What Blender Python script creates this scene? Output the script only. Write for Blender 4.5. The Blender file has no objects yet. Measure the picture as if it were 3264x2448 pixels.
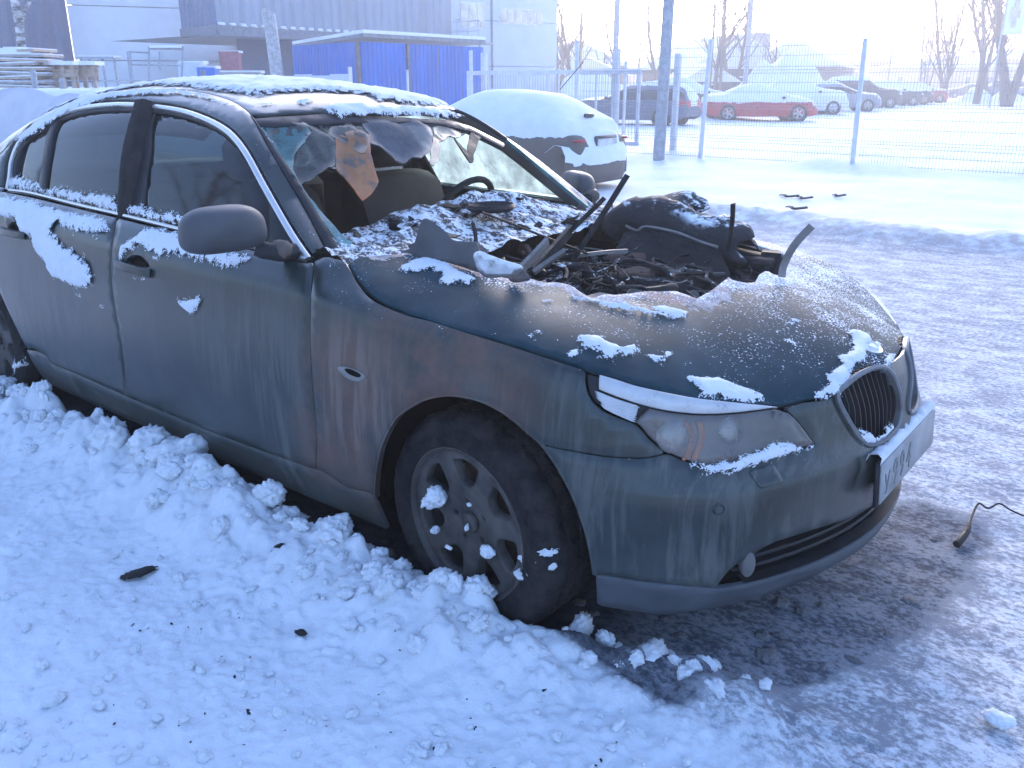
import bpy, bmesh, math, random
import numpy as np
from mathutils import Vector, Matrix
from mathutils.geometry import delaunay_2d_cdt
rng = np.random.default_rng(7); random.seed(7)
scene = bpy.context.scene
col = scene.collection
# ------------------------------------------------------------------ camera, sky, sun, exposure
IMW, IMH = 3264.0, 2448.0
CAM = np.array([1.37616, -2.42840, 1.42147]); YAW, PITCH, FPX = math.radians(-38.386), math.radians(19.028), 2768.9
FWD = np.array([math.sin(YAW)*math.cos(PITCH), math.cos(YAW)*math.cos(PITCH), -math.sin(PITCH)])
RGT = np.array([math.cos(YAW), -math.sin(YAW), 0.0]); UPV = np.cross(RGT, FWD)
cd = bpy.data.cameras.new('camera'); cam = bpy.data.objects.new('camera', cd); col.objects.link(cam)
cd.sensor_width = 36.0; cd.lens = FPX/IMW*36.0; cd.clip_start = 0.05; cd.clip_end = 3000
cam.matrix_world = Matrix(((RGT[0], UPV[0], -FWD[0], CAM[0]), (RGT[1], UPV[1], -FWD[1], CAM[1]), (RGT[2], UPV[2], -FWD[2], CAM[2]), (0, 0, 0, 1)))
scene.camera = cam
SUN_AZ, SUN_EL = math.radians(-29), math.radians(15.0)      # azimuth from +y towards +x
world = bpy.data.worlds.new('World'); scene.world = world; world.use_nodes = True
wn = world.node_tree; bg = wn.nodes['Background']
sky = wn.nodes.new('ShaderNodeTexSky'); sky.sky_type = 'NISHITA'; sky.sun_disc = False
sky.sun_elevation = SUN_EL; sky.sun_rotation = SUN_AZ; sky.air_density = 1.0; sky.dust_density = 2.2; sky.ozone_density = 4.0; sky.altitude = 0
tint = wn.nodes.new('ShaderNodeMix'); tint.data_type = 'RGBA'; tint.blend_type = 'MULTIPLY'; tint.inputs[0].default_value = 1.0; tint.inputs[7].default_value = (1.10, 1.0, 1.05, 1)   # camera white balance
wn.links.new(sky.outputs[0], tint.inputs[6]); wn.links.new(tint.outputs[2], bg.inputs[0]); bg.inputs[1].default_value = 0.15
sd = bpy.data.lights.new('sun', 'SUN'); sd.energy = 0.5; sd.angle = math.radians(12); sd.color = (1.0, 0.965, 0.93)
sun = bpy.data.objects.new('sun', sd); col.objects.link(sun)
sdir = Vector((math.sin(SUN_AZ)*math.cos(SUN_EL), math.cos(SUN_AZ)*math.cos(SUN_EL), math.sin(SUN_EL)))
sun.rotation_euler = sdir.to_track_quat('Z', 'Y').to_euler()
scene.view_settings.view_transform = 'Standard'; scene.view_settings.look = 'None'
scene.view_settings.gamma = 1.0; scene.view_settings.exposure = 2.42
# ------------------------------------------------------------------ numeric helpers
def ray(px, py):
    px = np.asarray(px, float); py = np.asarray(py, float)
    return FWD + RGT*((px-IMW/2)/FPX)[..., None] - UPV*((py-IMH/2)/FPX)[..., None]
def gz(px, py, z=0.0):
    d = ray(np.array([px]), np.array([py]))[0]; return CAM + d*((z-CAM[2])/d[2])
def at_depth(px, py, depth):
    return CAM + ray(np.array([px]), np.array([py]))[0]*depth
def at_y(px, py, y):
    d = ray(np.array([px]), np.array([py]))[0]; return CAM + d*((y-CAM[1])/d[1])
def proj(P):
    d = np.asarray(P, float)-CAM; z = d@FWD
    return np.stack([IMW/2+FPX*(d@RGT)/z, IMH/2-FPX*(d@UPV)/z], -1)
def interp(xs, ys):
    xs = np.array(xs, float); ys = np.array(ys, float); m = np.gradient(ys, xs)
    def f(x):
        x = np.clip(np.asarray(x, float), xs[0], xs[-1]); i = np.clip(np.searchsorted(xs, x)-1, 0, len(xs)-2)
        h = xs[i+1]-xs[i]; t = (x-xs[i])/h
        return (2*t**3-3*t**2+1)*ys[i]+(t**3-2*t**2+t)*h*m[i]+(-2*t**3+3*t**2)*ys[i+1]+(t**3-t**2)*h*m[i+1]
    return f
def ss(t): t = np.clip(t, 0, 1); return t*t*(3-2*t)
def smin(a, b, r): h = np.maximum(r-np.abs(a-b), 0); return np.minimum(a, b)-h*h/(4*r)
def smax(a, b, r): h = np.maximum(r-np.abs(a-b), 0); return np.maximum(a, b)+h*h/(4*r)
_perm = np.random.default_rng(3).random((256, 256))
_perm3 = np.random.default_rng(4).random((64, 64, 64))
def vnoise(x, y):
    xi = np.floor(x).astype(int); yi = np.floor(y).astype(int); fx = ss(x-xi); fy = ss(y-yi)
    g = lambda a, b: _perm[a & 255, b & 255]
    return (g(xi, yi)*(1-fx)+g(xi+1, yi)*fx)*(1-fy)+(g(xi, yi+1)*(1-fx)+g(xi+1, yi+1)*fx)*fy
def fbm(x, y, o=4, gain=.5):
    s = 0; a = 1; t = 0
    for k in range(o): s = s+a*vnoise(x*2**k+17.3*k, y*2**k+9.1*k); t += a; a *= gain
    return s/t
def vnoise3(P):
    P = np.asarray(P); I = np.floor(P).astype(int); f = ss(P-I); o = 0
    for dx in (0, 1):
        for dy in (0, 1):
            for dz in (0, 1):
                wgt = (f[..., 0] if dx else 1-f[..., 0])*(f[..., 1] if dy else 1-f[..., 1])*(f[..., 2] if dz else 1-f[..., 2])
                o = o+wgt*_perm3[(I[..., 0]+dx) & 63, (I[..., 1]+dy) & 63, (I[..., 2]+dz) & 63]
    return o
def fbm3(P, o=3):
    s = 0; a = 1; t = 0
    for k in range(o): s = s+a*vnoise3(P*2**k+7.7*k); t += a; a *= .5
    return s/t
def cr(pts, n=6, closed=False):
    """Catmull-Rom through points"""
    p = np.array(pts, float); N = len(p); out = []
    for i in range(N if closed else N-1):
        if closed: a, b, c, d = p[(i-1) % N], p[i], p[(i+1) % N], p[(i+2) % N]
        else: a, b, c, d = p[max(i-1, 0)], p[i], p[i+1], p[min(i+2, N-1)]
        for k in range(n):
            t = k/n; out.append(.5*((2*b)+(-a+c)*t+(2*a-5*b+4*c-d)*t*t+(-a+3*b-3*c+d)*t**3))
    if not closed: out.append(p[-1])
    return np.array(out)
def resample(P, step, closed=False):
    P = np.asarray(P, float)
    if closed: P = np.vstack([P, P[:1]])
    s = np.r_[0, np.cumsum(np.linalg.norm(np.diff(P, axis=0), axis=1))]
    n = max(2, int(round(s[-1]/step))+1); t = np.linspace(0, s[-1], n)
    Q = np.stack([np.interp(t, s, P[:, k]) for k in range(P.shape[1])], -1)
    return Q[:-1] if closed else Q
def inpoly(pts, poly):
    x, y = pts[:, 0], pts[:, 1]; c = np.zeros(len(pts), bool); n = len(poly); j = n-1
    for i in range(n):
        xi, yi = poly[i]; xj, yj = poly[j]
        if yi != yj:
            m = ((yi > y) != (yj > y)) & (x < (xj-xi)*(y-yi)/(yj-yi)+xi); c ^= m
        j = i
    return c
def dpoly(pts, poly, closed=True):
    d = np.full(len(pts), 1e9); n = len(poly)
    for i in range(n if closed else n-1):
        a = poly[i]; b = poly[(i+1) % n]; ab = b-a; L = ab@ab+1e-12
        t = np.clip(((pts-a)@ab)/L, 0, 1); d = np.minimum(d, np.linalg.norm(pts-(a+t[:, None]*ab), axis=1))
    return d
def area2(p): return .5*np.sum(p[:, 0]*np.roll(p[:, 1], -1)-np.roll(p[:, 0], -1)*p[:, 1])
def offset_poly(p, d):
    """shrink a ccw polygon by d"""
    a = p-np.roll(p, 1, 0); b = np.roll(p, -1, 0)-p
    na = np.stack([-a[:, 1], a[:, 0]], 1)/(np.linalg.norm(a, axis=1)[:, None]+1e-9); nb = np.stack([-b[:, 1], b[:, 0]], 1)/(np.linalg.norm(b, axis=1)[:, None]+1e-9)
    nn = na+nb; L = np.maximum((nn*nn).sum(1), .5)[:, None]
    return p+nn*2/L*d
def triangulate(loops, res):
    """fill loops[0] minus loops[1:] ; returns verts, tris, number of boundary verts per loop"""
    B = np.vstack(loops); edges = []; k = 0
    for l in loops:
        n = len(l); edges += [(k+i, k+(i+1) % n) for i in range(n)]; k += n
    lo = loops[0].min(0); hi = loops[0].max(0)
    xs = np.arange(lo[0], hi[0], res); ys = np.arange(lo[1], hi[1], res*.87)
    G = np.array([(x+(res*.5 if j % 2 else 0), y) for j, y in enumerate(ys) for x in xs])
    if len(G):
        ok = inpoly(G, loops[0])
        for h in loops[1:]: ok &= ~inpoly(G, h)
        G = G[ok]
        for l in loops:
            if len(G): G = G[dpoly(G, l) > res*.45]
    V = np.vstack([B, G]) if len(G) else B
    r = delaunay_2d_cdt([Vector(v) for v in V], edges, [], 0, 1e-7)
    V2 = np.array([tuple(v) for v in r[0]]); T = np.array([tuple(f) for f in r[2] if len(f) == 3])
    c = V2[T].mean(1); ok = inpoly(c, loops[0])
    for h in loops[1:]: ok &= ~inpoly(c, h)
    T = T[ok]
    t = V2[T]; ar = (t[:, 1, 0]-t[:, 0, 0])*(t[:, 2, 1]-t[:, 0, 1])-(t[:, 2, 0]-t[:, 0, 0])*(t[:, 1, 1]-t[:, 0, 1])
    T = T[np.abs(ar) > 1e-12]
    return V2, T
# ------------------------------------------------------------------ object helpers
def setp(o, label=None, category=None, group=None, kind=None):
    if label: o['label'] = label
    if category: o['category'] = category
    if group: o['group'] = group
    if kind: o['kind'] = kind
    return o
def empty(name, loc=(0, 0, 0), rz=0.0, **k):
    o = bpy.data.objects.new(name, None); col.objects.link(o); o.location = loc; o.rotation_euler = (0, 0, rz); o.empty_display_size = .2
    return setp(o, **k)
def mesh_obj(name, V, Fc, mat, parent=None, smooth=True, attrs=None, **k):
    me = bpy.data.meshes.new(name); me.from_pydata([tuple(map(float, v)) for v in V], [], [tuple(int(i) for i in f) for f in Fc])
    if attrs:
        for an, av in attrs.items():
            a = me.attributes.new(an, 'FLOAT', 'POINT'); a.data.foreach_set('value', np.asarray(av, np.float32))
    if mat: me.materials.append(mat)
    if smooth: me.polygons.foreach_set('use_smooth', [True]*len(me.polygons))
    me.update()
    o = bpy.data.objects.new(name, me); col.objects.link(o)
    if parent: o.parent = parent
    return setp(o, **k)
def sharp(o, deg=40):
    try: o.data.set_sharp_from_angle(angle=math.radians(deg))
    except Exception: pass
    return o
def copy_tree(o, parent=None):
    c = o.copy(); col.objects.link(c); c.parent = parent
    for ch in list(o.children): copy_tree(ch, c)
    return c
class MB:
    """collects simple shapes into one mesh"""
    def __init__(s): s.V = []; s.F = []
    def add(s, V, F):
        k = len(s.V); s.V += [tuple(v) for v in V]; s.F += [tuple(i+k for i in f) for f in F]; return s
    def box(s, c, d, rot=None, bev=0.0):
        c = np.array(c, float); h = np.array(d, float)/2
        if bev > 0:
            b = min(bev, *(h*.9)); V = []; 
            for sx in (-1, 1):
                for sy in (-1, 1):
                    for sz in (-1, 1):
                        S = np.array([sx, sy, sz])
                        for ax in range(3):
                            e = np.ones(3); e[:] = h-b; e[ax] = h[ax]; V.append(S*e)
            V = np.array(V); idx = lambda sx, sy, sz, ax: ((sx*2+sy)*2+sz)*3+ax
            F = []
            F += [[idx(1, 0, 0, 0), idx(1, 1, 0, 0), idx(1, 1, 1, 0), idx(1, 0, 1, 0)], [idx(0, 0, 0, 0), idx(0, 0, 1, 0), idx(0, 1, 1, 0), idx(0, 1, 0, 0)]]
            F += [[idx(0, 1, 0, 1), idx(0, 1, 1, 1), idx(1, 1, 1, 1), idx(1, 1, 0, 1)], [idx(0, 0, 0, 1), idx(1, 0, 0, 1), idx(1, 0, 1, 1), idx(0, 0, 1, 1)]]
            F += [[idx(0, 0, 1, 2), idx(1, 0, 1, 2), idx(1, 1, 1, 2), idx(0, 1, 1, 2)], [idx(0, 0, 0, 2), idx(0, 1, 0, 2), idx(1, 1, 0, 2), idx(1, 0, 0, 2)]]
            for a in (0, 1):
                for b2 in (0, 1):
                    F += [[idx(a, b2, 0, 0), idx(a, b2, 1, 0), idx(a, b2, 1, 1), idx(a, b2, 0, 1)]]
                    F += [[idx(a, 0, b2, 0), idx(a, 1, b2, 0), idx(a, 1, b2, 2), idx(a, 0, b2, 2)]]
                    F += [[idx(0, a, b2, 1), idx(1, a, b2, 1), idx(1, a, b2, 2), idx(0, a, b2, 2)]]
            for sx in (0, 1):
                for sy in (0, 1):
                    for sz in (0, 1): F.append([idx(sx, sy, sz, 0), idx(sx, sy, sz, 1), idx(sx, sy, sz, 2)])
        else:
            V = np.array([(x, y, z) for x in (-1, 1) for y in (-1, 1) for z in (-1, 1)])*h
            F = [(0, 1, 3, 2), (4, 6, 7, 5), (0, 4, 5, 1), (2, 3, 7, 6), (0, 2, 6, 4), (1, 5, 7, 3)]
        if rot is not None: V = V@np.array(rot).T
        return s.add(V+c, F)
    def tube(s, P, r, n=8, cap=True):
        P = np.asarray(P, float); N = len(P); r = np.broadcast_to(np.asarray(r, float), (N,)) if np.ndim(r) < 2 else r
        T = np.gradient(P, axis=0); T /= np.linalg.norm(T, axis=1)[:, None]+1e-12
        up = np.array([0, 0, 1.0]) if abs(T[0, 2]) < .9 else np.array([1.0, 0, 0]); V = []
        a = np.cross(T[0], up); a /= np.linalg.norm(a)
        for i in range(N):
            a = a-T[i]*(a@T[i]); a /= np.linalg.norm(a)+1e-12; b = np.cross(T[i], a)
            for k in range(n):
                th = 2*math.pi*k/n; V.append(P[i]+r[i]*(math.cos(th)*a+math.sin(th)*b))
        F = [(i*n+k, i*n+(k+1) % n, (i+1)*n+(k+1) % n, (i+1)*n+k) for i in range(N-1) for k in range(n)]
        if cap: F += [tuple(range(n))[::-1], tuple((N-1)*n+k for k in range(n))]
        return s.add(V, F)
    def sweep(s, P, Nrm, sec, cap=True):
        """sweep section points (a along binormal, b along normal) along P"""
        P = np.asarray(P, float); N = len(P); T = np.gradient(P, axis=0); T /= np.linalg.norm(T, axis=1)[:, None]+1e-12
        V = []; m = len(sec)
        for i in range(N):
            n_ = np.asarray(Nrm[i], float); n_ = n_-T[i]*(n_@T[i]); n_ /= np.linalg.norm(n_)+1e-12; b = np.cross(T[i], n_)
            for (u, v) in sec: V.append(P[i]+u*b+v*n_)
        F = [(i*m+k, (i+1)*m+k, (i+1)*m+(k+1) % m, i*m+(k+1) % m) for i in range(N-1) for k in range(m)]
        if cap: F += [tuple(range(m)), tuple((N-1)*m+k for k in range(m))[::-1]]
        return s.add(V, F)
    def lathe(s, prof, n=48, axis='y', c=(0, 0, 0)):
        V = []; m = len(prof)
        for k in range(n):
            th = 2*math.pi*k/n
            for (r, h) in prof: V.append((r*math.cos(th), h, r*math.sin(th)) if axis == 'y' else (r*math.cos(th), r*math.sin(th), h))
        F = [(k*m+i, k*m+i+1, ((k+1) % n)*m+i+1, ((k+1) % n)*m+i) for k in range(n) for i in range(m-1)]
        return s.add(np.array(V)+np.array(c), F)
    def prism(s, poly, z0, z1):
        n = len(poly); V = [(x, y, z0) for x, y in poly]+[(x, y, z1) for x, y in poly]
        F = [tuple(range(n))[::-1], tuple(range(n, 2*n))]+[(i, (i+1) % n, n+(i+1) % n, n+i) for i in range(n)]
        return s.add(V, F)
    def build(s, name, mat, parent=None, smooth=False, xf=None, **k):
        V = np.array(s.V, float)
        if xf is not None: V = xf(V)
        o = mesh_obj(name, V, s.F, mat, parent, smooth, **k)
        bm = bmesh.new(); bm.from_mesh(o.data); bmesh.ops.recalc_face_normals(bm, faces=bm.faces); bm.to_mesh(o.data); bm.free()
        if smooth: sharp(o, 45)
        return o
# ------------------------------------------------------------------ materials
def new_mat(name):
    m = bpy.data.materials.new(name); m.use_nodes = True; return m, m.node_tree, m.node_tree.nodes['Principled BSDF']
class NT:
    def __init__(s, nt): s.nt = nt
    def n(s, t, **k):
        o = s.nt.nodes.new(t)
        for a, v in k.items(): setattr(o, a, v)
        return o
    def l(s, a, b): s.nt.links.new(a, b)
    def inp(s, sock, v):
        if hasattr(v, 'is_output') or isinstance(v, bpy.types.NodeSocket): s.l(v, sock)
        elif v is not None: sock.default_value = v
    def co(s, scale=(1, 1, 1), kind='Object', rot=(0, 0, 0)):
        t = s.n('ShaderNodeTexCoord'); m = s.n('ShaderNodeMapping'); s.l(t.outputs[kind], m.inputs['Vector']); m.inputs['Scale'].default_value = scale; m.inputs['Rotation'].default_value = rot
        return m.outputs[0]
    def noise(s, scale=5, detail=4, rough=.55, vec=None, dist=0.0):
        o = s.n('ShaderNodeTexNoise'); o.inputs['Scale'].default_value = scale; o.inputs['Detail'].default_value = detail; o.inputs['Roughness'].default_value = rough; o.inputs['Distortion'].default_value = dist
        if vec is not None: s.l(vec, o.inputs['Vector'])
        return o.outputs['Fac']
    def ramp(s, v, lo, hi, a=0.0, b=1.0, smooth=True):
        o = s.n('ShaderNodeMapRange'); o.interpolation_type = 'SMOOTHSTEP' if smooth else 'LINEAR'
        s.inp(o.inputs['Value'], v); o.inputs['From Min'].default_value = lo; o.inputs['From Max'].default_value = hi; o.inputs['To Min'].default_value = a; o.inputs['To Max'].default_value = b
        return o.outputs[0]
    def math(s, op, a, b=None):
        o = s.n('ShaderNodeMath', operation=op); s.inp(o.inputs[0], a)
        if b is not None: s.inp(o.inputs[1], b)
        o.use_clamp = op in ('MULTIPLY_ADD',)
        return o.outputs[0]
    def mix(s, f, a, b):
        o = s.n('ShaderNodeMix', data_type='RGBA'); s.inp(o.inputs[0], f); s.inp(o.inputs[6], a if not isinstance(a, tuple) else (*a[:3], 1)); s.inp(o.inputs[7], b if not isinstance(b, tuple) else (*b[:3], 1)); return o.outputs[2]
    def mixf(s, f, a, b):
        o = s.n('ShaderNodeMix', data_type='FLOAT'); s.inp(o.inputs[0], f); s.inp(o.inputs[2], a); s.inp(o.inputs[3], b); return o.outputs[0]
    def attr(s, name): o = s.n('ShaderNodeAttribute', attribute_name=name); return o.outputs['Fac']
    def sep(s, vec): o = s.n('ShaderNodeSeparateXYZ'); s.l(vec, o.inputs[0]); return o.outputs
    def bump(s, h, strength=.3, dist=.01, bs=None):
        o = s.n('ShaderNodeBump'); o.inputs['Strength'].default_value = strength; o.inputs['Distance'].default_value = dist; s.l(h, o.inputs['Height'])
        return o.outputs[0]
    def nz(s):
        g = s.n('ShaderNodeNewGeometry'); return s.sep(g.outputs['Normal'])[2]
def simple(name, base, rough=.6, metal=0.0, var=.25, scale=8, bump=0.0, bscale=40, spec=None, base2=None, stretch=(1, 1, 1)):
    m, nt, b = new_mat(name); N = NT(nt); c = N.co(stretch)
    b2 = base2 or tuple(min(1, x*(1+var)) for x in base); b1 = base if base2 else tuple(x*(1-var) for x in base)
    f = N.ramp(N.noise(scale, 5, .6, c), .32, .68)
    N.l(N.mix(f, b1, b2), b.inputs['Base Color']); b.inputs['Metallic'].default_value = metal
    N.l(N.ramp(f, 0, 1, max(.02, rough-.08), min(1, rough+.08)), b.inputs['Roughness'])
    if spec is not None: b.inputs['Specular IOR Level'].default_value = spec
    if bump: N.l(N.bump(N.noise(bscale, 4, .6, c), bump, .01), b.inputs['Normal'])
    return m
# ------------------------------------------------------------------ surfaces of the burnt sedan (x forward, y left, z up, front axle at x=0)
XO = -.1
_w = interp([-4.1, -3.5, -2.9, -2.0, -1.2, -.5, 0, .3], [.80, .87, .902, .915, .918, .915, .908, .905])
_q = interp([.1, .2, .28, .40, .52, .65, .78, .9, 1.0], [.085, .045, .018, .004, 0, .005, .02, .045, .075])
_af = interp([.1, .2, .28, .36, .45, .50, .515, .535, .56, .60, .66, .72, .8], [.75, .815, .835, .838, .846, .852, .852, .838, .832, .829, .822, .795, .72])
def _tab(L):
    L = np.array(L); th = np.arctan2(L[:, 0]-XO, L[:, 1]); r = np.hypot(L[:, 0]-XO, L[:, 1]); o = np.argsort(th); th = th[o]; r = r[o]
    f = interp(np.r_[th, math.pi-th[::-1][1:]], np.r_[r, r[::-1][1:]]); return f
_lo = _tab([(-.1, .908), (0, .906), (.2, .897), (.37, .868), (.5, .80), (.6, .71), (.68, .60), (.74, .47), (.79, .32), (.825, .15), (.835, 0)])
_hi = _tab([(-.1, .908), (0, .905), (.2, .885), (.33, .85), (.43, .79), (.52, .70), (.60, .59), (.66, .47), (.715, .34), (.77, .18), (.80, 0)])
_zc = interp([-3.4, -2.05, -1.36, -.82, -.57, -.29, -.1, .115, .4], [.93, .89, .866, .856, .85, .838, .832, .815, .79])
_kk = interp([-3.4, -2.05, -.8, -.6, -.45, -.3, 0, .3], [.8, .8, .92, 1.0, 1.4, 2.0, 2.0, 1.6])
_rr = interp([-3.4, -.3, 0, .2], [.012, .012, .03, .06])
def bw(x, z):
    x = np.minimum(x, .3); zc = _zc(x); yc = _w(x)-_q(zc)
    return smin(_w(x)-_q(z), yc-_kk(x)*(z-zc)+.004, _rr(x))
def rad(th, z, x):
    m = ss((z-.48)/.2); r = _lo(th)*(1-m)+_hi(th)*m; c2 = np.cos(th)**2
    xf = .935*(1-m)+.90*m
    return r*(1+c2*(bw(x, z)/.908-1)+(1-c2)*((_af(z)-XO)/xf-1))
def F_body(P):
    x, y, z = P[..., 0], np.abs(P[..., 1]), P[..., 2]; X = x-XO
    th = np.arctan2(np.maximum(X, 0), y); return np.where(X < 0, y-bw(x, z), np.hypot(X, y)-rad(th, z, x))
def body_to(P):
    x, y, z = P[..., 0], P[..., 1], P[..., 2]; X = x-XO
    return np.stack([np.where(X < 0, x, XO+.9*np.arctan2(np.maximum(X, 1e-9), -y)), z], -1)
def body_from(uv):
    u, z = uv[..., 0], uv[..., 1]; th = np.clip((u-XO)/.9, 0, math.pi); x = np.minimum(u, .3)
    for _ in range(4):
        r = rad(th, z, x); x = XO+r*np.sin(th)
    s = u < XO
    return np.stack([np.where(s, u, x), np.where(s, -bw(u, z), -r*np.cos(th)), z], -1)
_ybelt = interp([-3.5, -2.9, -2.5, -1.5, -.6], [.72, .755, .785, .803, .80])
_zr = interp([-3.4, -2.9, -2.6, -2.3, -2, -1.6, -1.3, -1.1, -.9], [1.16, 1.335, 1.40, 1.432, 1.440, 1.418, 1.38, 1.34, 1.29])
def F_green(P):
    x, y, z = P[..., 0], np.abs(P[..., 1]), P[..., 2]
    fs = (y-(_ybelt(x)-.40*(z-.95)-.18*np.maximum(z-.95, 0)**2))*.92
    fr = z-(_zr(x)-.068*(y/.6)**2)
    fw = .553*x+.833*z-(.408+.074*(1-(y/.66)**2))
    fb = -.45*x+.893*z-(2.50+.05*(1-(y/.66)**2))
    return smax(smax(fs, fr, .13), smax(fw, fb, .01), .06)
GC = np.array([-1.75, 0, .80])
def green_to(P):
    d = P-GC; return np.stack([np.arctan2(d[..., 0], -d[..., 1])*.75, np.arctan2(d[..., 2], np.hypot(d[..., 0], d[..., 1]))*.75], -1)
def green_from(uv):
    a = uv[..., 0]/.75; e = uv[..., 1]/.75; d = np.stack([np.sin(a)*np.cos(e), -np.cos(a)*np.cos(e), np.sin(e)], -1)
    lo = np.full(a.shape, .05); hi = np.full(a.shape, 3.0)
    for _ in range(36):
        m = (lo+hi)/2; i = F_green(GC+d*m[..., None]) < 0; lo = np.where(i, m, lo); hi = np.where(i, hi, m)
    return GC+d*lo[..., None]
def hit(F, pix, t0=.6, t1=6.5, N=700):
    pix = np.asarray(pix, float); d = ray(pix[:, 0], pix[:, 1]); ts = np.linspace(t0, t1, N)
    v = F(CAM+d[:, None, :]*ts[None, :, None]); s = (v[:, :-1] > 0) & (v[:, 1:] <= 0); k = s.argmax(1); ok = s.any(1)
    k = np.where(ok, k, np.abs(v).argmin(1).clip(0, N-2)); lo = ts[k]; hi = ts[k+1]
    for _ in range(30):
        m = (lo+hi)/2; o = F(CAM+d*m[:, None]) > 0; lo = np.where(o, m, lo); hi = np.where(o, hi, m)
    return CAM+d*hi[:, None]
# hood: height field fitted through its shut line, its nose and its centre line
PX_SHUT = [(1103, 832), (1136, 892), (1174, 941), (1217, 968), (1298, 1001), (1380, 1022), (1488, 1058), (1651, 1109), (1760, 1144), (1868, 1180)]
PX_HLTOP = [(1868, 1180), (1960, 1207), (2044, 1233), (2207, 1266), (2342, 1282), (2451, 1293), (2505, 1302)]
PX_NOSE = [(2505, 1302), (2560, 1285), (2614, 1277), (2668, 1260)]
_hp = np.vstack([hit(F_body, PX_SHUT), hit(F_body, PX_HLTOP), hit(F_body, PX_NOSE)])
_hp[:, 1] = np.abs(_hp[:, 1])
_cl = [(.80, 0, .722), (.713, 0, .741), (.6, 0, .777), (.4, 0, .833), (.2, 0, .872), (-.1, 0, .916), (-.4, 0, .946), (-.6, 0, .962), (-.7, 0, .968),
       (-.5, .4, .945), (-.5, .6, .935), (-.2, .4, .917), (-.2, .6, .898), (.2, .4, .861), (.2, .6, .846), (.5, .3, .795), (.5, .5, .768), (.76, .15, .722), (.62, .3, .758), (.6, .45, .73)]
_hp = np.vstack([_hp, np.array(_cl)])
def _hb(x, y):
    y2 = (y/.8)**2
    return np.stack([np.ones_like(x), x, x**2, x**3, x**4, y2, y2*x, y2*x*x, y2*x**3, y2**2, y2**2*x, y2**2*x*x, y2**3], -1)
_hc = np.linalg.lstsq(_hb(_hp[:, 0], _hp[:, 1]), _hp[:, 2], rcond=None)[0]
print('hood fit', np.abs(_hb(_hp[:, 0], _hp[:, 1])@_hc-_hp[:, 2]).max())
def hoodz(x, y): return _hb(np.asarray(x, float), np.abs(np.asarray(y, float)))@_hc
def F_hood(P): return P[..., 2]-hoodz(P[..., 0], P[..., 1])
def hood_to(P): return P[..., :2].copy()
def hood_from(uv): return np.stack([uv[..., 0], uv[..., 1], hoodz(uv[..., 0], uv[..., 1])], -1)
class Surf:
    def __init__(s, F, to, fr): s.F = F; s.to = to; s.fr = fr
    def normal(s, P):
        e = 1e-4; g = np.stack([s.F(P+np.eye(3)[k]*e)-s.F(P-np.eye(3)[k]*e) for k in range(3)], -1)
        return g/(np.linalg.norm(g, axis=-1)[..., None]+1e-12)
    def hit(s, pix): return hit(s.F, pix)
BODY = Surf(F_body, body_to, body_from); GREEN = Surf(F_green, green_to, green_from); HOOD = Surf(F_hood, hood_to, hood_from)
MIR = np.array([1, -1, 1.0])
def build_panel(name, parent, surf, loops, mat, res=.03, gap=.0025, flange=.014, off=0.0, mirror=False, attrs=None, disp=None, rim=.0015, is3d=True, **k):
    """loops of 3D points on a surface -> panel mesh with rounded, turned-in edges"""
    L = []
    for i, l in enumerate(loops):
        q = surf.to(np.asarray(l, float)) if is3d else np.asarray(l, float)
        q = resample(q, res*.55, True)
        if (area2(q) < 0) == (i == 0): q = q[::-1]
        if gap: q = offset_poly(q, gap)
        L.append(q)
    V2, T = triangulate(L, res)
    P = surf.fr(V2); N = surf.normal(P)
    if disp is not None: off_ = disp(P)
    else: off_ = np.zeros(len(P))
    P = P+N*(off+off_)[:, None]
    a, b, c = P[T[:, 0]], P[T[:, 1]], P[T[:, 2]]; nn = np.cross(b-a, c-a)
    fl = (nn*N[T[:, 0]]).sum(1) < 0; T[fl] = T[fl][:, ::-1]
    V = [P]; Fc = [tuple(t) for t in T]; nb = len(P); A = {kk: [vv(P)] for kk, vv in (attrs or {}).items()}
    if flange:
        from collections import Counter
        cnt = Counter(); 
        for t in T:
            for i in range(3): cnt[(t[i], t[(i+1) % 3])] += 1
        bed = [(x, y) for (x, y) in cnt if (y, x) not in cnt]
        bv = sorted({x for e in bed for x in e}); ix = {v: i for i, v in enumerate(bv)}
        out = np.zeros((len(bv), 3))
        for x, y in bed:
            o = np.cross(P[y]-P[x], N[x]); o /= np.linalg.norm(o)+1e-12; out[ix[x]] += o; out[ix[y]] += o
        out /= np.linalg.norm(out, axis=1)[:, None]+1e-9
        bp = P[bv]; bn = N[bv]
        r1 = bp+out*rim-bn*rim; r2 = r1-bn*flange; V += [r1, r2]; m = len(bv)
        for x, y in bed:
            i, j = ix[x], ix[y]
            Fc += [(y, x, nb+i, nb+j), (nb+j, nb+i, nb+m+i, nb+m+j)]
        for kk in A: A[kk] += [A[kk][0][bv], A[kk][0][bv]]
    V = np.vstack(V); AA = {kk: np.concatenate(vv) for kk, vv in A.items()} if A else None
    o = sharp(mesh_obj(name, V, Fc, mat, parent, True, AA, **k), 50); r = [o]
    if mirror:
        r.append(sharp(mesh_obj(name, V*MIR, [f[::-1] for f in Fc], mat, parent, True, AA, **k), 50))
    return r if mirror else o
def bpx(*curves): return np.vstack([np.asarray(c, float) for c in curves])
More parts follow.
